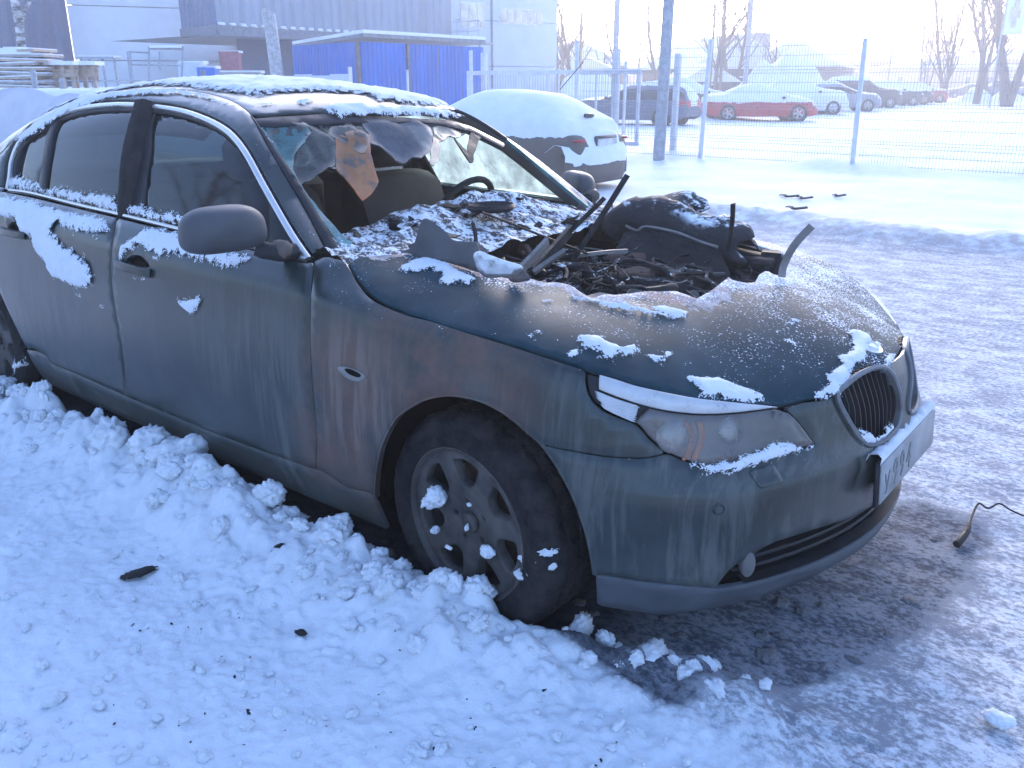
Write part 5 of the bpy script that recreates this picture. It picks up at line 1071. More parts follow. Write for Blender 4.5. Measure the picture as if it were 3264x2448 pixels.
def parked_car(name, pos, head, L, W, H, style, paint, label, snow_line=.60, snow_t=.045, windows=False, group=None, snow=True, wr=.32, seed=1, detail=True, rear=False):
    root = empty(name, (pos[0], pos[1], pos[2]), head, label=label, category='car', group=group)
    pr = np.array(PROF[style]); zt_f = interp(pr[:, 0], pr[:, 1]*H); us = np.unique(np.r_[np.linspace(0, .08, 9), np.linspace(.08, .92, 44), np.linspace(.92, 1, 9)]); m = 16; zB = .62*H
    S = np.array([0, .08, .2, .32, .45, .56, .66, .74, .81, .87, .915, .95, .975, .99, .998, 1.0])
    P = np.zeros((len(us), 2*m-1, 3))
    for i, u in enumerate(us):
        zt = float(zt_f(u)); e = (1-max(0, 1-u/.10)**2.6*.30)*(1-max(0, 1-(1-u)/.16)**2.4*.36); zb = .20+.12*max(0, 1-u/.07)+.08*max(0, 1-(1-u)/.08); z = zb+(zt-zb)*S
        z0 = max(zt-max(.16, zt-zB), zb+.05); s = np.clip((z-z0)/(zt-z0), 0, 1); pw = 3.2 if zt > zB+.1 else 2.4
        y = W/2*e*(1-.10*((z-.5)/.5)**2)*(1-.26*np.clip((z-zB)/(H-zB), 0, 1))*(1-s**pw)**(1/pw)
        P[i, :m] = np.stack([np.full(m, (u-.5)*L), -y, z], 1); P[i, m:] = (P[i, :m-1]*[1, -1, 1])[::-1]
    nu, nv = P.shape[:2]; ids = np.arange(nu*nv).reshape(nu, nv); fB, fG = [], []
    for i in range(nu-1):
        for j in range(nv-1):
            c = P[i:i+2, j:j+2].reshape(-1, 3).mean(0); ztc = float(zt_f(us[i]))
            side = zB+.02 < c[2] < ztc-.10 and ztc > zB+.22 and abs(c[1]) > W*.30; slope = False
            q = (ids[i, j], ids[i+1, j], ids[i+1, j+1], ids[i, j+1])
            (fG if (windows and side) else fB).append(q)
    fB += [tuple(ids[0, ::-1]), tuple(ids[-1])]
    sharp(mesh_obj('body', P.reshape(-1, 3), fB, paint, root), 55)
    if fG: mesh_obj('side_windows', P.reshape(-1, 3), fG, GLZ, root)
    Nn = np.zeros_like(P); dx = np.gradient(P, axis=0); dy = np.gradient(P, axis=1); Nn = np.cross(dx, dy); Nn /= np.linalg.norm(Nn, axis=-1)[..., None]+1e-9; 
    cen = np.array([0, 0, .5]); fl = (Nn*(P-cen)).sum(-1) < 0; Nn[fl] *= -1
    def patch(nm, u0, u1, z0, z1, side, mat, off=.008):
        sel = [];  Pp = P+Nn*off
        jj = range(m-1) if side < 0 else range(m-1, nv-1)
        for i in range(nu-1):
            for j in jj:
                c = P[i:i+2, j:j+2].reshape(-1, 3).mean(0)
                if u0 <= us[i] <= u1 and z0 <= c[2] <= z1: sel.append((ids[i, j], ids[i+1, j], ids[i+1, j+1], ids[i, j+1]))
        if sel: mesh_obj(nm, Pp.reshape(-1, 3), sel, mat, root)
    if detail:
        for s in (-1, 1):
            patch('headlight', .93, .99, .50*H*.9, .60*H*.9, s, LAMP2)
            if not rear: patch('tail_light', 0, .05, .50*H, .60*H, s, RED2)
    xw = (L*.5-.86, -L*.5+.88)
    for x in xw:
        for s in (-1, 1):
            ws_ = W/2*.985
            MB().lathe([(.001, -.006), (wr*1.16, -.006), (wr*1.17, .02), (wr*1.17, .16)], 28).build('wheel_arch', DARKP, root, True, xf=lambda V: V*[1, -s, 1]+[x, s*ws_*.985, wr*1.02])
            w = MB().lathe([(wr*.62, -.11), (wr*.70, -.12), (wr*.94, -.11), (wr, -.07), (wr, .08), (wr*.6, .1)], 28).build('wheel', TYRE2, root, True, xf=lambda V: V*[1, -s if s > 0 else 1, 1]+[x, s*(W/2-.09), wr])
            mb = MB()
            for q in range(5):
                a = q*2*math.pi/5+seed; R_ = np.array(Matrix.Rotation(-a, 3, 'Y')); mb.box(R_@np.array([wr*.33, 0, 0]), (wr*.62, .02, wr*.20), rot=R_)
            mb.lathe([(wr*.6, -.01), (wr*.66, -.02), (wr*.66, .02)], 24).build('rim', RIM2, w, xf=lambda V: V+[x, s*(W/2+.012), wr])
    if snow:
        rs = np.random.default_rng(seed); fS = []; nz = fbm(np.arange(nu)[:, None]*.7+seed*9, np.arange(nv)[None, :]*.0+1.3, 3); lim = (snow_line*H)+(nz-.5)*.10; lim = np.broadcast_to(lim, (nu, nv))
        Zt = np.array([float(zt_f(u)) for u in us])[:, None]; lim = lim+(.10 if rear else 0)*ss((.045-us)/.03)[:, None]; lim = np.minimum(lim, Zt-.06)
        t = ss((P[..., 2]-lim)/.12); Ps = P+Nn*(snow_t*t*(.7+.6*fbm3(P*3+seed, 2)))[..., None]+np.array([0, 0, 1])*(snow_t*.9*t*np.clip(Nn[..., 2], 0, 1))[..., None]-Nn*(.012*(1-t))[..., None]
        for i in range(nu-1):
            for j in range(nv-1):
                if (P[i:i+2, j:j+2, 2] > lim[i:i+2, j:j+2]).any(): fS.append((ids[i, j], ids[i+1, j], ids[i+1, j+1], ids[i, j+1]))
        mesh_obj('snow_cover', Ps.reshape(-1, 3), fS, SNOW, root)
    if detail:
        for s in (-1, 1): MB().box((L*.17, s*(W/2+.02), zB+.06), (.12, .18, .11), bev=.04).build('mirror', DARKP, root, True)
    return root, P, Nn, us
REDP = simple('red_car_paint', (.42, .03, .05), .35, var=.1); WHP = simple('white_car_paint', (.62, .64, .66), .4, var=.08); GRP = simple('grey_car_paint', (.22, .25, .29), .4, var=.1); DKP = simple('dark_car_paint', (.05, .06, .075), .4, var=.15); BGP = simple('dusty_beige_paint', (.085, .075, .07), .6, var=.12, scale=3); BLP = simple('blue_grey_paint', (.09, .12, .17), .4, var=.1)
hd = math.atan2(1.1, 2.34)
def by_wheels(f, r, Lf=.86): 
    f = np.array(f); r = np.array(r); return None
rowdir = np.array([math.cos(hd), math.sin(hd)])
hd = math.radians(37)
lot = [('parked_coupe', (1634, 35.3), 4.5, 1.85, 1.36, 'coupe', REDP, 'red coupe capped with snow, nearest car of the lot row', .52, False), ('parked_sedan', (1719, 43), 4.7, 1.85, 1.62, 'sedan', WHP, 'white snow-covered sedan directly behind the red coupe', .52, False), ('parked_hatchback', (1807, 48), 4.4, 1.8, 1.50, 'hatch', GRP, 'light grey hatchback with clear windows behind the white sedan', .93, True), ('parked_suv', (1856, 55), 4.8, 1.9, 1.80, 'suv', DKP, 'dark suv with chrome window line behind the grey hatchback', .90, True), ('parked_sedan', (1913, 61), 4.7, 1.85, 1.58, 'sedan', DKP, 'dark snow-capped sedan behind the suv in the lot row', .58, False), ('parked_hatchback', (1944, 66), 4.5, 1.8, 1.55, 'hatch', DKP, 'dark hatchback half hidden before the far red-nosed car', .60, False), ('parked_sedan', (1979, 71), 4.6, 1.8, 1.56, 'sedan', REDP, 'red-nosed snow-covered car at the far end of the lot row', .58, False)]
for q, (nm, (px, D), L, W, H, st, pt, lab, sl, win) in enumerate(lot):
    P = gp_(px, D); parked_car(nm, (P[0], P[1], 0.02), hd, L, W, H, st, pt, lab, sl, windows=win, group='cars parked in the snowy lot', seed=q+2, wr=.33)
P = gp_(1372, 32.0); parked_car('parked_estate', (P[0], P[1], .02), math.pi+.10, 4.5, 1.8, 1.42, 'suv', BLP, 'dark blue-grey estate car behind the fence beside the tall grey pole', .94, windows=True, group='cars parked in the snowy lot', seed=9)
P = gp_(1486, 41); parked_car('parked_hatchback', (P[0], P[1], .02), hd, 4.3, 1.8, 1.62, 'hatch', DKP, 'dark snow-topped hatchback between the grey pole and the red coupe', .60, group='cars parked in the snowy lot', seed=10)
P = gp_(1300, 52); parked_car('parked_van', (P[0], P[1], .02), hd, 5.0, 1.9, 1.9, 'suv', WHP, 'white snowed-over van far behind the gate posts', .4, group='cars parked in the snowy lot', seed=12)
for q, (px, D, lab) in enumerate(((2090, 95, 'dark car far off beneath the trees at the right'), (2150, 80, 'blue-grey suv far off between the snow heaps at the right'), (2235, 78, 'pale suv cut by the right edge far across the lot'))):
    P = gp_(px, D); parked_car('parked_suv' if q else 'parked_sedan', (P[0], P[1], .02), math.radians((200, 215, 215)[q]), 4.6, 1.85, (1.5, 1.85, 1.75)[q], ('sedan', 'suv', 'suv')[q], (DKP, BLP, GRP)[q], lab, .92, windows=True, group='cars across the lot', seed=20+q, detail=False)
# --- the beige hatchback buried in snow on the near side of the fence
r2c, P2, N2, us2 = parked_car('snowed_hatchback', (-6.95, 7.45, -.02), math.pi+.06, 4.0, 1.62, 1.26, 'hatch', BGP, 'dusty beige hatchback buried in thick snow across the road', .63, .06, seed=31, wr=.30, rear=True)
xr_ = -4.0/2
m = MB(); V = []
ys_ = np.linspace(-.80, .80, 25)
prof = [(.30, .22), (-.03, .24), (-.07, .32), (-.075, .50), (-.06, .58), (.02, .61), (.2, .62)]
for y in ys_:
    bow = .22*(abs(y)/.8)**2.4
    for (x, z) in prof: V.append((xr_+x+bow, y*1.03, z))
n = len(prof); mesh_obj('rear_bumper', V, [(i*n+k_, (i+1)*n+k_, (i+1)*n+k_+1, i*n+k_+1) for i in range(24) for k_ in range(n-1)], BGP, r2c)
V = []
for i, y in enumerate(ys_*1.02):
    bow = .22*(abs(y)/.8)**2.4; h = .05+.05*fbm(np.array(y*5.), np.array(1.), 3); lo = .50-.05*fbm(np.array(y*9.), np.array(4.), 3)
    for (x, z) in ((.22, .62), (.08, .64+h), (-.03, .62+h), (-.09, .56+h*.3), (-.085, lo)): V.append((xr_+x+bow, y, z))
mesh_obj('bumper_snow', V, [(i*5+k_, (i+1)*5+k_, (i+1)*5+k_+1, i*5+k_+1) for i in range(24) for k_ in range(4)], SNOW, r2c)
MB().box((xr_+.03, 0, .73), (.05, .56, .17), bev=.02).build('plate_recess', DARKP, r2c, True); MB().box((xr_-.0, 0, .72), (.02, .50, .11), bev=.004).build('plate', PLATE2, r2c)
for s in (-1, 1): MB().box((xr_+.07, s*.60, .765), (.05, .18, .03), rot=np.array(Matrix.Rotation(-s*.75, 3, 'Z')), bev=.03).build('tail_light', RED2, r2c, True)
MB().box((xr_+.23, .10, 1.06), (.05, .22, .05), rot=np.array(Matrix.Rotation(.5, 3, 'Y')), bev=.015).build('badge_gap', DARKP, r2c, True)
MB().tube(np.array([(-1.2, -.1, 1.38), (-1.55, -.1, 1.72)]), .006, 5).build('antenna', DARKP, r2c, True)
m = MB(); m.box((xr_+.5, 0, .26), (.8, 1.3, .12)); m.build('underside', DARKP, r2c)
# --- tall grey pole, lamp posts and other poles
def pole(px, D, r, h, lab, mat, name='pole', top=None, py=None):
    P = gp_(px, D) if py is None else gz(px*K, py*K); o = MB().tube(np.array([(0, 0, -.2), (0, 0, h*.5), (0, 0, h)]), [r, r*.9, r*.72], 12).build(name, mat, None, True, label=lab, category='pole'); o.location = (P[0], P[1], 0); return o
pole(1422, 0, .105, 9, 'tall grey steel pole standing by the wire fence', GALV, py=361).rotation_euler = (0, .012, 0)
CONC = simple('concrete_grey', (.36, .36, .37), .8); WOODP = simple('weathered_wood_pole', (.20, .15, .11), .85)
pole(1325, 42, .15, 11, 'thick pale concrete pole behind the gate', CONC); pole(1605, 55, .16, 12, 'slanting-looking concrete pole behind the white sedan', CONC); pole(1252, 70, .10, 7.2, 'thin wooden pole next to the factory corner', WOODP); pole(1530, 60, .10, 6.5, 'thin wooden pole just behind the fence post', WOODP); pole(1995, 75, .06, 9, 'very thin pole in front of the far houses', WOODP)
for q, (px, D, h, lab) in enumerate(((1911, 70, 5.0, 'small lamp post with a flat solar panel far across the lot'), (1437, 60, 3.2, 'low lamp post far behind the snowed cars'))):
    o = pole(px, D, .05, h, lab, GALV, 'lamp_post'); MB().box((0, -.1, h), (.8, .5, .05), rot=np.array(Matrix.Rotation(.3, 3, 'X'))).build('lamp_head', GALV, o)
# --- gate of square tubes in the fence line
gate = empty('tube_gate', (-11.32, 12.5, 0), label='white sliding gate of square tubes left of the snowed hatchback', category='gate')
gm = MB(); 
def gpart(nm, a, b, w=.09):
    a, b = np.array(a, float), np.array(b, float); c = (a+b)/2; d = np.abs(b-a)+w; o = MB().box(c, d, bev=.01).build(nm, WPOST, gate); return o
gpart('gate_post', (-.3, 0, 0), (-.3, 0, 1.65)); gpart('gate_post', (.0, .15, 0), (.0, .15, 2.0), .12); gpart('gate_post', (3.3, .15, 0), (3.3, .15, 2.0), .12); gpart('gate_post', (4.6, .15, 0), (4.6, .15, 1.9), .10)
gpart('gate_rail', (-.22, 0, 1.65), (3.9, 0, 1.65), .08); gpart('gate_rail', (-.22, 0, .35), (3.9, 0, .35), .08); gpart('gate_stile', (3.9, 0, .42), (3.9, 0, 1.58), .06); gpart('gate_stile', (1.8, 0, .42), (1.8, 0, 1.58), .06)
m = MB()
for i in range(60): m.tube(np.array([(-.28+i*.07, 0, .38), (-.28+i*.07, 0, 1.62)]), .004, 3, False)
o = m.build('gate_mesh', WIRE, gate); o['kind'] = 'stuff'
def slack_posts(pxs, D, h, lab):
    for q, px in enumerate(pxs):
        P = gp_(px, D[q]); o = MB().box((0, 0, h[q]/2), (.06, .06, h[q]), bev=.01).box((0, 0, h[q]+.02), (.075, .075, .05), bev=.02).build('fence_post', WPOST, None, True, label=lab[q], category='post', group='loose fence posts left of the gate'); o.location = (P[0], P[1], 0)
slack_posts([885, 1285, 1345, 1205, 1145], [24, 25, 21, 30, 33], [1.75, 1.75, 1.9, 1.9, 1.8], ['white post in front of the blue shed', 'white post right of the gate', 'white post rising behind the snowed hatchback rear', 'white post left of the thick concrete pole', 'white post beside the factory corner'])
# --- blue shed with a mono-pitch canopy roof
def frame_from(a, b): 
    d = np.array(b[:2])-np.array(a[:2]); L = np.linalg.norm(d); return math.atan2(d[1], d[0]), L
BLUE = simple('blue_sheet_metal', (.006, .12, .43), .5, var=.15, scale=3, stretch=(1, 1, .2)); ROOFG = simple('shed_roof_sheet', (.20, .22, .25), .6); POSTB = simple('rusty_brown_post', (.14, .13, .14), .7)
cA = gp_(790, 24); cL = gp_(645, 26.5); cR = gp_(1046, 27.5); shed = empty('blue_shed', (cA[0], cA[1], 0), label='blue sheet-metal shed with a snow-rimmed canopy roof', category='shed')
def wallseg(nm, a, b, z0, z1, mat, parent, th=.06, ribs=0.0):
    a = np.array(a[:2])-np.array(parent.location)[:2]; b = np.array(b[:2])-np.array(parent.location)[:2]; d = b-a; L = np.linalg.norm(d); ang = math.atan2(d[1], d[0]); R_ = np.array(Matrix.Rotation(ang, 3, 'Z'))
    if not ribs: o = MB().box((L/2, 0, (z0+z1)/2), (L, th, z1-z0)).build(nm, mat, parent, xf=lambda V: V@R_.T+[a[0], a[1], 0])
    else:
        n = int(L/ribs); sec = []
        for i in range(n):
            x = i*ribs; dp = ribs*.14; sec += [(x, 0), (x+ribs*.35, 0), (x+ribs*.5, -dp), (x+ribs*.85, -dp)]
        sec.append((L, 0)); V = [(x, y, z) for z in (z0, z1) for x, y in sec]; n2 = len(sec); F = [(i, i+1, n2+i+1, n2+i) for i in range(n2-1)]
        V = np.array(V)@R_.T+[a[0], a[1], 0]; o = mesh_obj(nm, V, F, mat, parent, False)
    return o
wallseg('wall', cL, cA, 0, 2.50, BLUE, shed, ribs=.16); wallseg('wall', cA, cR, 0, 2.50, BLUE, shed, ribs=.16)
for t in (0.0, .36, .46, .62, .82, 1.0):
    P = cA*(1-t)+cR*t; o = MB().box((P[0]-cA[0]-.05, P[1]-cA[1]-.08, 1.25), (.10 if t != .36 else .22, .08, 2.5)).build('post', POSTB, shed)
A3 = np.array([zp_(632, 104, 26.2), zp_(785, 80, 23.4), zp_(1049, 94, 27.0)]); B4 = A3[0]+A3[2]-A3[1]
V = [A3[0], A3[1], A3[2], B4]; V = [v-np.array([cA[0], cA[1], 0]) for v in V]; dz = np.array([0, 0, .10])
MB().add(V+[v+dz for v in V], [(0, 1, 2, 3), (7, 6, 5, 4), (0, 4, 5, 1), (1, 5, 6, 2), (2, 6, 7, 3), (3, 7, 4, 0)]).build('canopy', ROOFG, shed)
MB().add([v+dz*1.02+[0, 0, .002] for v in V]+[v+dz+[0, 0, .09] for v in V], [(0, 1, 2, 3), (7, 6, 5, 4), (0, 4, 5, 1), (1, 5, 6, 2), (2, 6, 7, 3), (3, 7, 4, 0)]).build('canopy_snow', SNOW, shed)
# --- corrugated factory with an overhanging hall
CORR = simple('corrugated_steel', (.25, .29, .36), .5, .2, var=.12, scale=2, stretch=(1, 1, .15)); CORRD = simple('corrugated_shade_steel', (.12, .16, .25), .5, .2, var=.15); WALLW = simple('white_wall_panel', (.66, .70, .74), .7, var=.04, scale=1); DARKW = simple('dark_grey_wall', (.13, .15, .22), .8, var=.1); BEAM = simple('steel_beam', (.16, .18, .22), .6)  # CORRD: same cladding, end-wall shade put into a darker copy
c0 = zp_(470, 60, 36); c1 = zp_(975, 60, 47); cl = zp_(392, 60, 38.5); fac = empty('factory_hall', (c0[0], c0[1], 0), label='pale corrugated factory hall with an overhanging upper storey', category='building')
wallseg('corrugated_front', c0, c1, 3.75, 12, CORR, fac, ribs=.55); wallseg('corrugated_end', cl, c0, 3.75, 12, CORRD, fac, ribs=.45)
wallseg('floor_beam', c0, c1, 3.35, 3.74, BEAM, fac, .2); wallseg('floor_beam', cl, c0, 3.35, 3.74, BEAM, fac, .2)
back = np.array([c1[1]-c0[1], -(c1[0]-c0[0]), 0]); back = -back/np.linalg.norm(back)
if back@np.array([-.6, .8, 0]) < 0: back = -back
MB().add([v-np.array([c0[0], c0[1], 0]) for v in (np.r_[c0[:2], 3.4], np.r_[c1[:2], 3.4], np.r_[c1[:2], 3.4]+back*9, np.r_[cl[:2], 3.4]+back*6)], [(0, 1, 2, 3)]).build('soffit', BEAM, fac)
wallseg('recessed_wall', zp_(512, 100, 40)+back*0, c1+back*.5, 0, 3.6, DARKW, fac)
for i in range(28):
    t = (i+.5)/28; P = c0*(1-t)+c1*t; MB().box((P[0]-c0[0], P[1]-c0[1]-.10, 3.80), (.36, .28, .12), bev=.04).build('ledge_snow', SNOW, fac, True)
wA = zp_(150, 50, 44); wB = zp_(520, 50, 47); wh = empty('white_hall', (wA[0], wA[1], 0), label='plain white panel-walled hall behind the yard at the left', category='building')
for q in range(5): wallseg('wall_panel', wA, wB, q*2.6+.02, q*2.6+2.58, WALLW, wh, .2)
wallseg('wall_core', wA+[-.1, .3, 0], wB+[-.1, .3, 0], 0, 13, WALLW, wh, .1)
wallseg('drainpipe', wA*.92+wB*.08, wA*.915+wB*.085, .2, 4.0, BEAM, wh, .15)
dA = zp_(-60, 50, 38); dB = zp_(148, 50, 42); dk = empty('dark_hall', (dA[0], dA[1], 0), label='dark blue-grey building behind the birches at the left edge', category='building'); wallseg('wall', dA, dB, 0, 12, DARKW, dk, .3, ribs=.9)
oA = zp_(972, 40, 47.5); oB = zp_(1199, 40, 51); off_ = empty('office_block', (oA[0], oA[1], 0), label='pale panel-built office block with a strip window and outdoor stair', category='building')
OFFW = simple('pale_panel_wall', (.52, .57, .63), .75, var=.05, scale=1)
for q in range(5): wallseg('wall_panel', oA, oB, q*2.4+.015, q*2.4+2.385, OFFW, off_, .25)
wallseg('wall_core', oA+[-.1, .3, 0], oB+[-.1, .3, 0], 0, 12, OFFW, off_, .1)
side = oB+np.array([-6, 7.5, 0]); wallseg('side_wall', oB, side, 0, 12, OFFW, off_, .25)
WGL = simple('bright_window_glass', (.5, .5, .5), .08, .6, var=.3, scale=2); FRM = simple('white_window_frame', (.62, .64, .68), .5)
def window(t0, t1, z0, z1, n, parent=off_, a=oA, b=oB):
    pa, pb = a*(1-t0)+b*t0, a*(1-t1)+b*t1; nrm = np.array([b[1]-a[1], -(b[0]-a[0]), 0]); nrm /= np.linalg.norm(nrm); nrm = nrm if nrm@(CAM-a) > 0 else -nrm
    w = wallseg('window', pa+nrm*.15, pb+nrm*.15, z0-.08, z1+.08, FRM, parent, .06)
    for i in range(n):
        u0, u1 = (i+.07)/n, (i+.93)/n; p0, p1 = pa*(1-u0)+pb*u0+nrm*.19, pa*(1-u1)+pb*u1+nrm*.19; o = wallseg('pane', p0, p1, z0, z1, WGL, parent, .03); o.parent = w
zA = lambda py, D: float(zp_(1000, py, D)[2])
window(.08, .30, zA(58, 48), zA(8, 48), 3); window(.44, .86, zA(50, 49.5), zA(22, 49.5), 6)
wallseg('drainpipe', oA*.60+oB*.40+[0, -.3, 0], oA*.585+oB*.415+[0, -.3, 0], 1.2, 12, BEAM, off_, .18)
st_ = empty('outdoor_stair', tuple(np.r_[(oA*.95+oB*.05)[:2]-[0, .8], 0]), label='railed steel stair landing beside the corrugated hall', category='stair')
for q in range(4): MB().box((.1+q*.75, 0, 4.1), (.06, .06, 1.1)).build('baluster', WPOST, st_)
for z in (3.6, 4.1, 4.6): MB().box((1.2, 0, z), (2.5, .05, .05)).build('rail', WPOST, st_)
MB().box((1.2, .5, 3.5), (2.6, 1.1, .1)).build('landing', GALV, st_); MB().tube(np.array([(.1, 0, 4.4), (1.6, 0, 2.4)]), .05, 6).build('brace', WPOST, st_); MB().box((2.4, 0, 1.75), (.1, .1, 3.5)).build('leg', GALV, st_); MB().box((.1, 0, 1.75), (.1, .1, 3.5)).build('leg', GALV, st_)
# --- yard things at the left, on a raised snowy yard
YZ = 1.36; pu = np.linspace(-420, 612, 110); pd_ = np.r_[np.linspace(15.7, 17.5, 26), np.linspace(17.8, 35, 60)]; V = []
for px in pu:
    for D in pd_:
        f = float(ss((D-15.7)/1.3)*ss((612-px)/22)*ss((35-D)/1.5)); P = gp_(px, D); V.append((P[0], P[1], f*(YZ-.02+.05*(fbm(np.array(P[0]*.9), np.array(P[1]*.9), 4)-.5))-.05*(1-f)))
n2 = len(pd_); mesh_obj('yard_terrain', V, [(i*n2+j, (i+1)*n2+j, (i+1)*n2+j+1, i*n2+j+1) for i in range(len(pu)-1) for j in range(n2-1)], SNOW, None, label='raised snow-covered yard at the left', kind='structure')
SHEET = simple('white_sheet_fence', (.50, .54, .60), .6, var=.06)
a, b = gp_(612, 22), gp_(764, 20.5); sf = empty('sheet_fence', (a[0], a[1], 0), label='low pale sheet-metal fence in front of the blue shed', category='fence')
for q in range(4): wallseg('sheet', a*(1-q/4)+b*q/4, a*(1-(q+.97)/4)+b*(q+.97)/4, .05, 1.62+.03*(q % 2), SHEET, sf, .03)
wallseg('post', b, b+(b-a)*.02, 0, 1.8, WPOST, sf, .08)
a, b = gp_(578, 24), gp_(612, 24); ld = empty('stacked_poles', (a[0], a[1], 0), label='pale poles leaning together against the hall', category='poles')
for q in range(3):
    P0, P1 = zp_(596+q*7, 190, 24), zp_(572+q*8, 22+4*q, 24.5); MB().tube(np.array([P0, P1])-[a[0], a[1], 0], .09, 6).build('pole', CONC, ld)
WOOD = simple('raw_pallet_wood', (.42, .32, .25), .8, var=.2, scale=6); WOODG = simple('grey_plank_wood', (.34, .30, .28), .85, var=.2, scale=6)
def plank(nm, px, py, D, w, h, d, mat, parent, rz=0.0, tilt=0.0):
    P = zp_(px, py, D)-np.array(parent.location); R_ = np.array(Matrix.Rotation(YAW*-1+rz, 3, 'Z').inverted() if False else Matrix.Rotation(-YAW+rz, 3, 'Z')@Matrix.Rotation(tilt, 3, 'Y')); return MB().box(P, (w, d, h), rot=R_).build(nm, mat, parent)
pl = empty('timber_stack', tuple(np.r_[gp_(45, 19)[:2], 0]), label='big snow-topped stack of boards and pallets at the left edge', category='timber stack')
for q in range(9):
    py = 112+q*9.5; plank('board', 42+((q*37) % 11-5)*1.2, py, 19, 1.35+.1*((q*5) % 3), .05, .9, WOODG if q % 2 else WOOD, pl, .1*((q % 3)-1), .03*((q % 3)-1))
    plank('board_snow', 42+((q*37) % 11-5)*1.2, py-3.2, 19, 1.30+.1*((q*5) % 3), .035, .92, SNOW, pl, .1*((q % 3)-1), .03*((q % 3)-1))
    for s in (-32, 0, 34): plank('block', 42+s, py+4.5, 19, .12, .06, .8, WOODG, pl)
for q in range(5): plank('top_snow', 28+q*11, 110+3*math.sin(q*2), 19, .35, .09, .95, SNOW, pl)
for (pc_, D, lab) in ((137, 19, 'left one of the two upright wooden pallet crates'), (183, 19.3, 'right one of the two upright wooden pallet crates')):
    cr_ = empty('pallet_crate', tuple(np.r_[gp_(pc_, D)[:2], 0]), label=lab, category='pallet', group='pallet crates beside the timber stack')
    for (dx, w, h, py) in ((0, .62, .10, 141), (0, .62, .07, 153), (0, .62, .09, 162)): plank('slat', pc_+dx, py, D, w, h, .05, WOOD, cr_)
    for dx in (-20, 0, 20): plank('upright', pc_+dx, 161, D, .08, .56, .06, WOOD, cr_)
    plank('crate_snow', pc_, 136.5, D, .66, .08, .5, SNOW, cr_); plank('back', pc_, 158, D+.5, .6, .4, .03, WOODG, cr_)
TARP = simple('grey_white_tarp', (.52, .52, .56), .8, var=.08, scale=3)
tv = [(px, py, D) for px, py, D in ((-40, 190, 15.5), (20, 193, 15.2), (80, 200, 15), (140, 206, 15), (200, 212, 15))]; top_ = np.array([zp_(*q) for q in tv]); bot_ = np.array([gp_(q[0], q[2]-.5, 0) for q in tv]); V = []; n1 = 24
tt = np.linspace(0, 4, n1)
for k_ in range(10):
    f = k_/9
    for t in tt:
        i = min(int(t), 3); u = t-i; a = top_[i]*(1-u)+top_[i+1]*u; b = bot_[i]*(1-u)+bot_[i+1]*u; p = a*(1-f)+b*f; V.append(p+np.array([0, -.10*math.sin(f*3+t*2.3), -.05*math.sin(t*3.1)*(1-f)]))
tp_ = mesh_obj('tarpaulin', V, [(k_*n1+i, k_*n1+i+1, (k_+1)*n1+i+1, (k_+1)*n1+i) for k_ in range(9) for i in range(n1-1)], TARP, None, label='greyish white tarpaulin hanging in folds below the timber stack', category='tarpaulin'); tp_.modifiers.new('t', 'SOLIDIFY').thickness = .02
rk = empty('steel_rack', tuple(np.r_[gp_(335, 24)[:2], 0]), label='empty steel rack frame topped with snow in the yard', category='rack')
for (px0, py0, px1, py1, w) in ((322, 100, 322, 186, .06), (395, 100, 392, 180, .06), (278, 112, 285, 186, .12), (278, 112, 322, 114, .05), (322, 104, 395, 106, .08), (285, 140, 390, 142, .04), (345, 112, 345, 150, .05)):
    MB().tube(np.array([zp_(px0, py0, 24), zp_(px1, py1, 24)])-np.array(rk.location), w/2, 6).build('rack_bar', GALV, rk)
plank('rack_snow', 360, 101, 24, .85, .06, .3, SNOW, rk)
tb = empty('yard_table', tuple(np.r_[gp_(215, 24)[:2], 0]), label='snow-topped table with legs against the white hall', category='table')
plank('table_top', 215, 125, 24, 1.0, .05, .5, GALV, tb); plank('table_snow', 215, 123, 24, 1.0, .06, .5, SNOW, tb)
for dx in (-36, -18, 10, 36): plank('leg', 215+dx, 156, 24, .05, .80, .05, GALV, tb)
for q, (px, py, D, w, h, mat, nm, lab) in enumerate(((418, 158, 27, .75, .75, SHEET, 'grey_cabinet', 'pale snow-topped cabinet left of the blue barrel box'), (452, 158, 27, .55, .6, BLUE, 'blue_box', 'small blue snow-topped box in the yard'), (500, 138, 33, .7, 1.3, simple('faded_red_board', (.30, .11, .13), .8), 'red_board', 'faded red board leaning under the overhang'), (520, 165, 30, 1.5, .5, WOODG, 'plank_pile', 'low pile of planks under the overhang'))):
    P = gp_(px, D); ob = empty(nm, (P[0], P[1], YZ), label=lab, category=nm.split('_')[-1]); py = 182-(YZ-.04+h/2-CAM[2])*FPX/K/D; plank('body', px, py, D, w, h, .5, mat, ob); plank('snow_top', px, py-h*.5/D*FPX/K-2, D, w*1.02, .08, .52, SNOW, ob)
yp = [(102, 18, 1.7, 'grey yard fence post in front of the timber stack'), (160, 18.2, 1.55, 'grey yard fence post in front of the pallet crates'), (455, 22, 1.75, 'dark yard fence post left of the red board'), (545, 23, 1.65, 'pale yard fence post under the overhang')]
for px, D, h, lab in yp:
    P = gp_(px, D); o = MB().box((0, 0, h/2), (.09, .09, h), bev=.01).build('yard_post', GALV if px != 455 else BEAM, None, True, label=lab, category='post', group='yard fence posts'); o.location = (P[0], P[1], 0)
a, b = gp_(60, 18.1), gp_(610, 24); yf = MB()
for z in (.3, .8, 1.2, 1.5): yf.tube(np.array([np.r_[a[:2], z], np.r_[b[:2], z]]), .012, 4)
yf.build('yard_wires', WIRE, None, label='thin horizontal wires of the yard fence at the left', category='fence')
